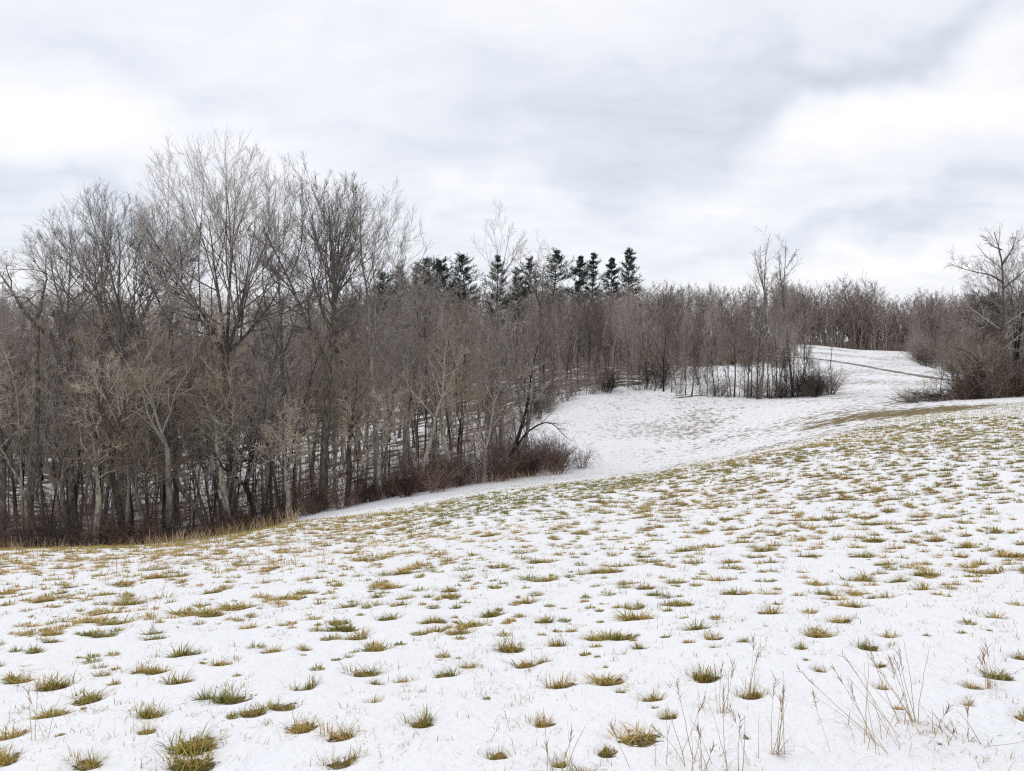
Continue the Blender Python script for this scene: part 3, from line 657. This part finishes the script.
# ---- pines
def pine(seed, H, cb, w):
    g = np.random.default_rng(seed); tr_ = Acc(); cr_ = Acc()
    P, Rd = grow(g, np.zeros((1, 3)), np.array([[0, 0, 1.]]), H, .22, 12, .02, .05, .12); tr_.tube(P, Rd, 7)
    wh = 19; pw = 5; nb = wh * pw
    tw_ = np.repeat(cb / H + (.975 - cb / H) * (np.arange(wh) + g.uniform(-.25, .25, wh)) / (wh - .5), pw) + g.normal(0, .004, nb); tw_ = np.clip(tw_, .1, .985)
    xx = np.clip(tw_ * 12, 0, 11.99); ii = xx.astype(int); ff = (xx - ii)[:, None]; s = P[0, ii] * (1 - ff) + P[0, ii + 1] * ff
    az = g.uniform(0, 6.28, nb); u = (tw_ * H - cb) / (H - cb); el_ = .05 + .65 * u + g.normal(0, .1, nb)
    d = np.stack([np.cos(az) * np.cos(el_), np.sin(az) * np.cos(el_), np.sin(el_)], -1)
    ln = w * (1 - u ** 1.5 * .82) * g.uniform(.45, 1.3, nb) * np.repeat(g.uniform(.5, 1.25, wh), pw)
    P1, R1 = grow(g, s, d, ln, .04, 5, .05, .045, .3); tr_.tube(P1, R1, 4)
    s, d, rp, tt = spawn(g, P1, R1, 10, .3, 1., .75, .25); d[:, 2] = d[:, 2] * .5 + .12
    ln2 = np.repeat(ln, 10) * .26 + .12
    P2, R2 = grow(g, s, d, ln2, .014, 2, .1, .06, .4); tr_.tube(P2, R2, 3)
    # needle fans along the side shoots
    m = 15; n2 = len(P2)
    t = g.uniform(.2, 1.05, (n2, m)); base = P2[:, :1] + (P2[:, -1:] - P2[:, :1]) * t[..., None]
    base = base + g.normal(0, .05, base.shape) * [1, 1, .9]
    dd = norm(g.normal(0, .75, base.shape) + norm(P2[:, -1:] - P2[:, :1]) * .8 + np.array([0, 0, .45]))
    L_ = g.uniform(.12, .30, (n2, m, 1)); sd2 = norm(np.cross(dd, g.normal(0, 1, dd.shape))) * .03
    a = base - sd2; b_ = base + sd2; c_ = base + dd * L_
    Vv = np.stack([a, b_, c_], 2).reshape(-1, 3); Fv = np.arange(len(Vv)).reshape(-1, 3)
    cr_.add(Vv, Fv, np.repeat(np.clip(g.normal(.45, .25, n2 * m), 0, 1), 3))
    return tree_proto('pine_tree', (tr_.mesh('trunk'), cr_.mesh('crown')), (M['bark_dark'], M['needles']))
pines = [pine(300 + k, 17, 8.5 - 1.2 * (k % 3), (2.4, 3.7, 3.0, 4.2, 2.8, 3.4, 4.4)[k]) for k in range(7)]
PL = ['rightmost pine, standing clear with tiered branches above the far wood', 'pine just left of the rightmost one, with a leaning top', 'pine with a pointed top, third from the right end of the row', 'slim pine, fourth from the right end of the row',
      'broad dark pine in the right half of the row, taller than its neighbours', 'bushy dark pine just left of the broad one', 'narrow dark pine standing behind the open crowned bare tree', 'rounded dark pine right of the pine clump', 'rounded dark pine in the middle of the pine clump', 'rounded dark pine at the left of the clump', 'lower dark pine left of the pine clump', 'small dark pine, second from the left end of the row', 'leftmost pine of the row, half hidden by bare branches', 'low pine filling the gap between the clump and the right row']
for k, (px, top, D) in enumerate([(627, 248, 128), (609, 255, 132), (592, 252, 134), (577, 254, 130), (549, 250, 128), (534, 258, 134), (497, 254, 126), (468, 256, 130), (450, 259, 128), (434, 258, 132), (417, 264, 130), (403, 266, 134), (388, 272, 132), (516, 268, 136)]):
    x, y = pxD(px, D); place(pines[(4, 0, 2, 0, 3, 5, 2, 6, 3, 6, 1, 5, 6, 1)[k]], x, y, height(px, D, top) / 17, k * 2.1, PL[k], 'pine tree', 'row of dark pines above the wood', tilt=(0, g.normal(0, .03)))

# ---- the far wood: one mass of small trees
def far_mesh():
    g = np.random.default_rng(77); acc = Acc(); kinds = []
    for k in range(6):
        a = bare(400 + k, 12, .12, 3.2, 2.1, n=(13, 6, 5), ang=(.7, .6, .6), trop=(.01, .1, .06, .03), wob=(.05, .12, .16, .2), twr=.015, lo=True)
        vs = []; fs = []; n0 = 0
        for me in a:
            v_ = np.empty(len(me.vertices) * 3, np.float32); me.vertices.foreach_get('co', v_); f_ = np.empty(len(me.loops), np.int32); me.loops.foreach_get('vertex_index', f_)
            vs.append(v_.reshape(-1, 3)); fs.append(f_.reshape(-1, 4) + n0); n0 += len(me.vertices); bpy.data.meshes.remove(me)
        kinds.append((np.concatenate(vs).astype(float), np.concatenate(fs)))
    cnt = 0
    while cnt < 1400:
        if cnt < 130: D = g.uniform(60, 115); px = g.uniform(-120, 580)
        elif cnt < 400: D = g.uniform(152, 215); px = g.uniform(770, 1000)
        elif cnt < 650: D = g.uniform(120, 185); px = g.uniform(330, 800)
        else: D = (80 ** 1.4 + (240 ** 1.4 - 80 ** 1.4) * g.random()) ** (1 / 1.4); px = g.uniform(-160, 1190)
        x, y = pxD(px, D)
        if not inside(np.array([x]), np.array([y]))[0]: continue
        if cnt > 130 and D < 100 and px < 560: continue
        if 700 < px < 920 and D < 150: continue
        top = np.interp(px, SKX, SKY) + abs(g.normal(0, 16)) - 4 + (12 if cnt < 130 else 1); hh = float(np.clip(height(px, D, top), 6, 20)); s = hh / 12
        v_, f_ = kinds[int(g.integers(6))]; a = g.uniform(0, 6.28); c_, s_ = math.cos(a), math.sin(a)
        q = np.stack([(v_[:, 0] * c_ - v_[:, 1] * s_) * s * 1.1, (v_[:, 0] * s_ + v_[:, 1] * c_) * s * 1.1, v_[:, 2] * s], -1) + gpt(x, y) - [0, 0, .2]
        acc.add(q, f_, g.random()); cnt += 1
    return acc.mesh('woods')
mw = M['twig_red'].copy(); mw.name = 'far_wood_twigs'; tw_t = mw.node_tree
aa = tw_t.nodes.new('ShaderNodeAttribute'); aa.attribute_name = 'tone'
for n_ in tw_t.nodes:
    if n_.type == 'MATH' and n_.operation == 'MULTIPLY_ADD': tw_t.links.new(aa.outputs['Fac'], n_.inputs[0])
wood = link('woods', far_mesh(), mw); tag(wood, 'mass of bare trees of the far wood along the skyline', kind='stuff')

# ---- shrubs and brambles
def shrub(seed, h, spread, n=(16, 7, 5), grav=.10, twr=.006):
    g = np.random.default_rng(seed); a = Acc(); th_ = g.uniform(0, 6.28, n[0]); st = np.stack([np.cos(th_), np.sin(th_), 0 * th_], -1) * g.uniform(0, .35 * spread, n[0])[:, None]; st[:, 2] = -.1
    d = np.stack([np.cos(th_) * g.uniform(.1, .8, n[0]), np.sin(th_) * g.uniform(.1, .8, n[0]), np.ones(n[0])], -1)
    ln = h * g.uniform(.7, 1.25, n[0]); P, Rd = grow(g, st, d, ln, g.uniform(.010, .024, n[0]) , 8, .13, .02, .3, grav); a.tube(P, Rd, 4)
    prev, pr, pl = P, Rd, ln
    for q, nn in enumerate(n[1:]):
        s, d, rp, tt = spawn(g, prev, pr, nn, .12, .98, .75, .3); ln = np.repeat(pl, nn) * .42 * (1.2 - .6 * tt) * g.uniform(.5, 1.3, len(s))
        P, Rd = grow(g, s, d, ln, np.maximum(rp * .6, twr), 3 if q else 5, .18, .03, .4, grav * .3); a.tube(P, Rd, 3); prev, pr, pl = P, Rd, ln
    return a.mesh('shrub')
def with_mat(me, mt): me.materials.append(mt); return me
sh_b = [with_mat(shrub(500 + k, 1.9, 1.0, (20, 8, 5), .16), M['bramble']) for k in range(4)]
sh_d = [with_mat(shrub(510 + k, 2.6, 1.0, (14, 8, 5), .06), M['bark_dark']) for k in range(3)]
sh_r = [with_mat(shrub(520 + k, 2.4, .9, (18, 8, 5), .05), M['twig_red']) for k in range(3)]
sh_t = [with_mat(shrub(530 + k, 2.6, .9, (14, 7, 5), .12), M['twig_tan']) for k in range(2)]
g = np.random.default_rng(44)
def along(path, n, off, lib, labels, s0, s1, cat='shrub', name='shrub'):
    P = np.array(path); sl = np.concatenate([[0], np.cumsum(np.hypot(*np.diff(P, axis=0).T))])
    for k in range(n):
        u = (k + g.random()) / n * sl[-1]; x = np.interp(u, sl, P[:, 0]) + g.normal(0, off); y = np.interp(u, sl, P[:, 1]) + g.normal(0, off)
        q = int(g.integers(len(lib))); me = lib[q]
        single(name, me, x, y, g.uniform(s0, s1), g.uniform(0, 6.28), labels, cat, labels.replace('shrub', 'shrubs', 1).replace('bramble bush', 'bramble bushes', 1))
E1 = WB[1:5] + [0, .5]; E2 = WB[4:9] + [0, .4]; E3 = WB[8:12] + [-1.0, .9]
along(E1, 40, .8, sh_d + sh_b, 'tangled dark shrub along the left front of the wood', .6, 1.0)
along(E2, 34, .6, sh_b + sh_d, 'dark bramble bush at the foot of the tall trees', .4, .75)
along(E3, 34, .9, sh_b + sh_r, 'reddish brown bramble bush on the point of wood beside the snow', .6, .95)
along(WB[11:14] - [.8, 0], 10, .6, sh_r + sh_b, 'brown shrub on the far side of the wooded point', .6, 1.)
along(WB[14:18] + [0, .6], 26, .9, sh_d + sh_r, 'dark shrub along the far edge of the snowy bowl', .7, 1.2)
along(HEDGE[2:], 22, .9, sh_d + sh_r, 'dark tangled shrub at the foot of the two dead trees', .45, .85)
along(HEDGE, 16, 1.0, sh_r + sh_d + sh_r, 'brown shrub in the hedge across the snowy bowl', .3, 1.0)
along(HEDGE2, 22, 1.4, sh_r + sh_b, 'low reddish shrub of the hedge beyond the bowl', .7, 1.1)
along(WB[22:25] + [1, .5], 16, 1.2, sh_r + sh_d, 'grey brown shrub at the foot of the far right wood', .9, 1.5)
# thicket under the right tree
for k, (px, D, top, kd) in enumerate([(968, 46, 318, 2), (982, 45, 300, 0), (1012, 45, 288, 2), (1026, 44.5, 280, 0), (1040, 45, 290, 2), (955, 49, 312, 0), (990, 47, 292, 2), (1020, 48, 276, 0), (942, 52, 320, 2), (1005, 50, 284, 0), (972, 50, 304, 2), (1050, 47, 285, 0)]):
    x, y = pxD(px, D); place((protos, protos_pale, protos_red)[kd][k % 3], x, y, height(px, D, top) / 12, k * 1.3, ('slim grey', '', 'reddish twigged')[kd] + ' bare tree crowding up behind the right thicket', 'tree', ('slim grey', '', 'reddish twigged')[kd] + ' bare trees behind the right thicket')
for k in range(34):
    px = g.uniform(962, 1050); x, y = pxD(px, g.uniform(41.8, 45)); me = (sh_b + sh_d + sh_r)[int(g.integers(10))]
    single('shrub', me, x, y, g.uniform(.5, 1.05), g.uniform(0, 6.28), 'dense dark brown shrub in the thicket under the right tree', 'shrub', 'dense shrubs of the right thicket')
for k in range(9):
    px = 905 + k * 8 + g.normal(0, 3); x, y = pxD(px, g.uniform(42.5, 44.5)); single('shrub', sh_t[k % 2] if k % 3 == 0 else sh_b[k % 4], x, y, g.uniform(.28, .5), g.uniform(0, 6.28), 'low straggling bramble trailing left of the right thicket', 'bramble', 'low brambles left of the right thicket')
# brush pile of cut branches
a = Acc(); n_ = 130; t_ = g.uniform(0, 1, n_)
st = np.stack([(at(908, 400, 43)[0]) + t_ * 4.2, 43 + g.normal(0, .45, n_), np.zeros(n_)], -1); o0 = gpt(at(945, 400, 43)[0], 43)
st[:, 2] = ground(st[:, 0], st[:, 1]) + g.uniform(-.03, .45, n_) * (.3 + t_)
P, Rd = grow(g, st - o0, np.stack([g.normal(-.4, 1, n_), g.normal(0, .5, n_), g.normal(.12, .16, n_)], -1), g.uniform(.5, 1.7, n_), g.uniform(.010, .035, n_), 5, .12, -.02, .3); a.tube(P, Rd, 4)
s, d, rp, tt = spawn(g, P, Rd, 6, .2, .98, .7, .3); P, Rd = grow(g, s, d, g.uniform(.15, .6, len(s)), .007, 3, .15, 0, .4); a.tube(P, Rd, 3)
bp_ = link('brush_pile', a.mesh('brush_pile'), M['bark_dark']); bp_.location = o0; tag(bp_, 'dark pile of fallen branches lying left of the right thicket', 'brush pile')
# fallen logs in the wood
for k, (px, D, ln_, az, lb) in enumerate([(360, 41, 4.5, .35, 'dark fallen trunk lying across the slope behind the front trees'), (285, 36, 3.2, 2.6, 'fallen dark trunk under the thick pale trunk'), (150, 36, 3., .5, 'fallen dark trunk at the left front of the wood')]):
    x, y = pxD(px, D); a = Acc(); P, Rd = grow(g, np.zeros((1, 3)), np.array([[math.cos(az), math.sin(az), .10]]), ln_, .13, 8, .05, 0, .4)
    P[..., 2] = ground(P[0, :, 0] + x, P[0, :, 1] + y)[None] - ground(x, y)[0] + .1 + .09 * np.linspace(0, ln_, 9); a.tube(P, Rd, 8)
    s, d, rp, tt = spawn(g, P, Rd, 6, .4, .98, .8, .3); P2, R2 = grow(g, s, d, g.uniform(.4, 1.2, 6), .03, 4, .15, .05, .3); a.tube(P2, R2, 4)
    o = link('fallen_trunk', a.mesh('fallen_trunk'), M['bark_dark']); o.location = (x, y, ground(x, y)[0]); tag(o, lb, 'fallen trunk')
# undergrowth of whips, too many to count
a = Acc(); n_ = 4200; px = g.uniform(-80, 560, n_); D = g.uniform(30.5, 62, n_); x = (px - 512) / F * D
k_ = inside(x, D); x, y = x[k_], D[k_]; n_ = len(x)
st = np.stack([x, y, ground(x, y) - .05], -1)
P, Rd = grow(g, st, np.stack([g.normal(0, .3, n_), g.normal(0, .3, n_), np.ones(n_)], -1), g.uniform(.5, 2.6, n_), g.uniform(.006, .017, n_), 5, .14, 0, .35, .04); a.tube(P, Rd, 3)
s, d, rp, tt = spawn(g, P, Rd, 4, .25, .95, .8, .3); P, Rd = grow(g, s, d, g.uniform(.15, .7, len(s)), .006, 2, .15, .05, .5); a.tube(P, Rd, 3)
ug = link('undergrowth', a.mesh('undergrowth'), M['bramble']); tag(ug, 'dense undergrowth of thin whips on the floor of the left wood', kind='stuff')
a = Acc(); n_ = 9000; px = g.uniform(540, 1120, n_); D = g.uniform(66, 215, n_); x = (px - 512) / F * D
k_ = inside(x, D); x, y = x[k_], D[k_]; n_ = len(x)
st = np.stack([x, y, ground(x, y) - .05], -1)
P, Rd = grow(g, st, np.stack([g.normal(0, .35, n_), g.normal(0, .35, n_), np.ones(n_)], -1), g.uniform(.8, 3.6, n_), g.uniform(.012, .028, n_), 4, .14, 0, .35, .04); a.tube(P, Rd, 3)
s, d, rp, tt = spawn(g, P, Rd, 4, .25, .95, .8, .3); P, Rd = grow(g, s, d, g.uniform(.3, 1.0, len(s)), .012, 2, .15, .05, .5); a.tube(P, Rd, 3)
n_ = 9000; px = g.uniform(250, 1060, n_); D = g.uniform(120, 235, n_); x = (px - 512) / F * D
k_ = inside(x, D); x, y = x[k_], D[k_]; n_ = len(x); st = np.stack([x, y, ground(x, y) - .05], -1)
P, Rd = grow(g, st, np.stack([g.normal(0, .25, n_), g.normal(0, .25, n_), np.ones(n_)], -1), g.uniform(2, 7.5, n_) * g.uniform(.6, 1, n_), g.uniform(.02, .05, n_), 4, .12, 0, .3, .02); a.tube(P, Rd, 3)
s, d, rp, tt = spawn(g, P, Rd, 5, .25, .95, .7, .3); P, Rd = grow(g, s, d, g.uniform(.5, 1.8, len(s)), .018, 2, .15, .08, .5); a.tube(P, Rd, 3)
ug = link('undergrowth', a.mesh('undergrowth'), M['twig_red']); tag(ug, 'reddish undergrowth on the floor of the far woods', kind='stuff')

# ---------------------------------------------------------------- grass
def blades(g, base, az, lean, L_, w, tone, K=2):
    """curved tapering blades; base (n,3)"""
    n = len(base); h = np.stack([np.cos(az), np.sin(az), 0 * az], -1); sd_ = np.stack([-np.sin(az), np.cos(az), 0 * az], -1)
    pts = [base]; p = base
    for k in range(K):
        le = np.clip(lean + (k * .35), 0, 1.75); p = p + (h * np.sin(le)[:, None] + np.array([0, 0, 1.]) * np.cos(le)[:, None]) * (L_ / K)[:, None]; pts.append(p)
    rows = []
    for k in range(K): ww = (w * (1 - .45 * k / K))[:, None] / 2; rows += [pts[k] - sd_ * ww, pts[k] + sd_ * ww]
    Vv = np.stack(rows + [pts[-1]], 1); m = Vv.shape[1]; b0 = np.arange(n)[:, None] * m
    tris = []
    for k in range(K - 1): tris += [[2 * k, 2 * k + 1, 2 * k + 3], [2 * k, 2 * k + 3, 2 * k + 2]]
    tris += [[2 * K - 2, 2 * K - 1, 2 * K]]
    Fv = (b0[:, None] + np.array(tris)[None]).reshape(-1, 3)
    return Vv.reshape(-1, 3), Fv, np.repeat(tone, m)
def tuft(seed, greenish, nb=300):
    """unit tuft: half width about 1"""
    g = np.random.default_rng(seed); a = Acc()
    asp = g.uniform(.45, .8); lob = g.integers(2, 6); cx = g.normal(0, .5, lob) ; cy = g.normal(0, .3, lob) + cx * g.uniform(-.1, .6); q = g.integers(0, lob, nb)
    rad = g.random(nb) ** .6 * g.uniform(.2, .65, lob)[q]; th_ = g.uniform(0, 6.28, nb)
    base = np.stack([cx[q] + rad * np.cos(th_), (cy[q] + rad * np.sin(th_)) * asp, -.06 + 0 * rad], -1)
    up = g.random(nb) < .38
    lean = np.where(up, np.abs(g.normal(.25, .3, nb)), g.uniform(.8, 1.45, nb))
    L_ = np.where(up, g.uniform(.35, 1.35, nb), g.uniform(.3, .8, nb)); w = g.uniform(.02, .05, nb)
    az = np.where(g.random(nb) < .6, th_, g.uniform(0, 6.28, nb))
    tone = np.clip(g.normal(.33 if greenish else .52, .2, nb), 0, 1)
    tone = np.where(g.random(nb) < .12, g.uniform(.8, 1, nb), tone)
    a.add(*blades(g, base, az, lean, L_, w, tone, 3))
    return with_mat(a.mesh('grass_tuft'), M['grass'])
tg = [tuft(600 + k, True) for k in range(6)]; tsn = [tuft(620 + k, False) for k in range(8)]
g = np.random.default_rng(55)
for k, (p, w, kd, lb) in enumerate(notes):
    me = (tg if kd == 'g' else tsn)[k % 6]
    o = single('grass_tuft', me, p[0], p[1], w * .5, 0, lb, 'grass tuft', sink=.030); o.scale = (w * .5, w * .5, min(w * .55, .085)); o.rotation_euler.z = g.uniform(-.4, .4)
order = np.argsort(tr / (tsz + .05)); own = order[:258]
for i_ in own:
    x, y = tx[i_], ty[i_]; gr_ = g.random() < .35; px = 512 + F * x / y
    zone = 'left' if px < 340 else 'right' if px > 690 else 'middle'; dist = 'front' if y < 4.6 else 'nearer half'
    kd = 'olive green' if gr_ else 'straw brown'
    me = tg[int(g.integers(6))] if gr_ else tsn[int(g.integers(8))]
    o = single('grass_tuft', me, x, y, 1, g.uniform(-.5, .5) + (math.pi if g.random() < .5 else 0), f'small {kd} grass tuft poking through the snow, {zone} {dist} of the field', 'grass tuft', f'small {kd} grass tufts, {zone} {dist} of the field', sink=.030)
    s = tsz[i_]; o.scale = (s, s, min(s, .06) * g.uniform(.8, 1.1))
# everything beyond and between: one mass
rest = np.setdiff1d(np.arange(len(tx)), own); a = Acc(); x, y, s = tx[rest], ty[rest], tsz[rest]; r_ = np.hypot(x, y); z = ground(x, y)
print('tufts', len(tx), 'rest', len(rest))
for lo, hi, nb, wm in [(0, 9, 80, 1.0), (9, 16, 52, 1.3), (16, 28, 28, 2.0), (28, 70, 14, 3.8)]:
    k_ = np.where((r_ >= lo) & (r_ < hi))[0]; n_ = len(k_)
    if not n_: continue
    ss = s[k_][:, None]; th_ = g.uniform(0, 6.28, (n_, nb)); rad = g.random((n_, nb)) ** .6 * .8 * ss
    asp = g.uniform(.45, .95, (n_, 1)); base = np.stack([x[k_][:, None] + rad * np.cos(th_), y[k_][:, None] + rad * np.sin(th_) * asp, z[k_][:, None] - .012 + 0 * rad], -1).reshape(-1, 3)
    up = g.random((n_, nb)) < .16; lean = np.where(up, np.abs(g.normal(.25, .3, up.shape)), g.uniform(.8, 1.45, up.shape)).ravel()
    sh_ = np.minimum(ss, .085); L_ = (np.where(up, g.uniform(.5, 1., up.shape), g.uniform(.35, .8, up.shape)) * sh_).ravel()
    patch = .50 + .30 * fbm(x[k_] * .25, y[k_] * .25, 31, 3) + g.normal(0, .12, n_) - .10 * np.exp(-(segdist(x[k_], y[k_], CREST) / 4) ** 2)
    tone = np.clip(np.repeat(patch, nb) + g.normal(0, .15, n_ * nb), 0, 1)
    w = g.uniform(.003, .006, n_ * nb) * wm
    a.add(*blades(g, base, th_.ravel(), lean, L_, w, tone, 2))
# sprigs of a few thin blades
n_ = 9000; th_ = g.uniform(R(-42), R(42), n_); r2 = g.uniform(2.2 ** 1.4, 24 ** 1.4, n_) ** (1 / 1.4); x2, y2 = r2 * np.sin(th_), r2 * np.cos(th_)
k_ = (fbm(x2 * .9, y2 * .9, 73, 3) > -.15) & ~inside(x2, y2); x2, y2, r2 = x2[k_], y2[k_], r2[k_]; n_ = len(x2); nb = 9; sc_ = g.uniform(.015, .05, (n_, 1))
bx = x2[:, None] + g.normal(0, 1, (n_, nb)) * sc_; by = y2[:, None] + g.normal(0, .6, (n_, nb)) * sc_; bz = np.repeat(ground(x2, y2) - .008, nb)
a.add(*blades(g, np.stack([bx.ravel(), by.ravel(), bz], -1), g.uniform(0, 6.28, n_ * nb), g.uniform(.2, 1.5, n_ * nb), g.uniform(.02, .06, n_ * nb), g.uniform(.0014, .0028, n_ * nb) * np.repeat(1 + r2 / 14, nb), np.clip(np.repeat(g.uniform(.1, .65, n_), nb) + g.normal(0, .12, n_ * nb), 0, 1), 2))
# thin single blades through the snow
n_ = 9000; th_ = g.uniform(R(-42), R(42), n_); r2 = np.sqrt(g.uniform(2.2 ** 2, 15 ** 2, n_)); x2, y2 = r2 * np.sin(th_), r2 * np.cos(th_)
k_ = fbm(x2 * 1.2, y2 * 1.2, 71, 3) > -.05; x2, y2 = x2[k_], y2[k_]; n_ = len(x2)
a.add(*blades(g, np.stack([x2, y2, ground(x2, y2) - .01], -1), g.uniform(0, 6.28, n_), np.abs(g.normal(.5, .4, n_)), g.uniform(.03, .11, n_), g.uniform(.0012, .0028, n_), np.clip(g.normal(.65, .25, n_), 0, 1), 2))
gs = link('grass', a.mesh('grass'), M['grass']); tag(gs, 'tufty winter grass poking through the snow over the whole field', kind='stuff')
# tan weeds along the foot of the wood
a = Acc()
def weedline(px0, px1, D0, D1, n_, h0, h1, w=.010):
    px = g.uniform(px0, px1, n_); D = g.uniform(D0, D1, n_); x = (px - 512) / F * D
    k_ = fbm(x * .8, D * .8, 91, 3) > .02; x, D = x[k_], D[k_]; n_ = len(x)
    a.add(*blades(g, np.stack([x, D, ground(x, D) - .02], -1), g.uniform(0, 6.28, n_), np.abs(g.normal(.12, .12, n_)), g.uniform(h0, h1, n_), g.uniform(.6, 1.4, n_) * w, g.random(n_), 3))
weedline(-60, 150, 28, 32.5, 700, .3, .8, .012); weedline(140, 295, 27, 32.8, 2000, .35, .95, .013); weedline(-60, 220, 15, 19, 600, .08, .30, .006); weedline(300, 560, 36.5, 40, 900, .3, .7, .014); weedline(0, 330, 9, 17, 260, .15, .45, .006)
weedline(560, 1000, 55, 75, 700, .15, .45, .02)
wd = link('dry_weeds', a.mesh('dry_weeds'), M['straw']); tag(wd, 'tan dead weeds along the foot of the wood', kind='stuff')
# tall dry stalks in the foreground
def stalks(px, py, n_, h0, h1, spread, label, seed, lean=.25, side=0.):
    g = np.random.default_rng(seed); p = hit(px, py); a = Acc()
    st = np.stack([g.normal(0, spread, n_), g.normal(0, spread * .6, n_), 0 * np.zeros(n_)], -1); st[:, 2] = ground(st[:, 0] + p[0], st[:, 1] + p[1]) - p[2] - .01
    d = np.stack([g.normal(side, lean, n_), g.normal(0, lean, n_), np.ones(n_)], -1)
    P, Rd = grow(g, st, d, g.uniform(h0, h1, n_), g.uniform(.0010, .0021, n_), 8, .05, 0, .35, .02); a.tube(P, Rd, 3, .55)
    s, d2, rp, tt = spawn(g, P[:max(1, n_ // 2)], Rd[:max(1, n_ // 2)], 9, .72, 1., .35, .15); P2, R2 = grow(g, s, d2, g.uniform(.015, .045, len(s)), .0016, 2, .1, 0, .4); a.tube(P2, R2, 3, .35)
    nb = n_ * 3; th_ = g.uniform(0, 6.28, nb); a.add(*blades(g, np.stack([g.normal(0, spread * 1.2, nb), g.normal(0, spread, nb), np.zeros(nb) - .005], -1), th_, g.uniform(.4, 1.4, nb), g.uniform(.03, .12, nb), g.uniform(.0015, .003, nb), g.random(nb), 3))
    o = link('dry_grass_stalks', a.mesh('dry_grass_stalks'), M['straw']); o.location = p; tag(o, label, 'dry grass', 'tall dry grass stalks in the foreground')
stalks(910, 724, 9, .28, .42, .035, 'tall dry grass stalks standing at the right foreground, tallest and densest clump', 1, .18, -.3)
stalks(885, 745, 16, .22, .45, .10, 'wispy dry grass stalks leaning left below the tallest clump', 2, .3, -.5)
stalks(778, 757, 7, .22, .36, .012, 'upright pair-like bunch of reddish dry stalks on its own at the bottom right of centre', 3, .10, .1)
stalks(722, 716, 5, .12, .26, .012, 'slim dry stalks rising from a small round brown tuft near the bottom', 4, .06)
stalks(720, 766, 12, .16, .34, .10, 'loose dry grass stalks at the bottom edge right of centre', 5, .25)
stalks(670, 768, 6, .2, .34, .06, 'thin dry stalks leaning left at the bottom edge in the centre', 6, .15, -.35)
stalks(990, 692, 8, .14, .28, .02, 'thin reddish dry stalks near the right edge of the foreground', 7, .08)
stalks(757, 690, 4, .15, .32, .03, 'few thin dry stalks standing right of the ginger tuft', 8, .15)
stalks(560, 768, 5, .08, .22, .03, 'short dry stalks at the bottom edge left of centre', 9, .15)
stalks(958, 742, 8, .12, .26, .08, 'sparse bent stalks flat on the snow near the lower right corner', 10, .8)
stalks(36, 740, 4, .2, .32, .04, 'pair of faint thin stalks at the lower left edge', 11, .12)
stalks(150, 628, 4, .25, .4, .05, 'faint thin stalks above the slanting orange tuft at the left', 12, .12)
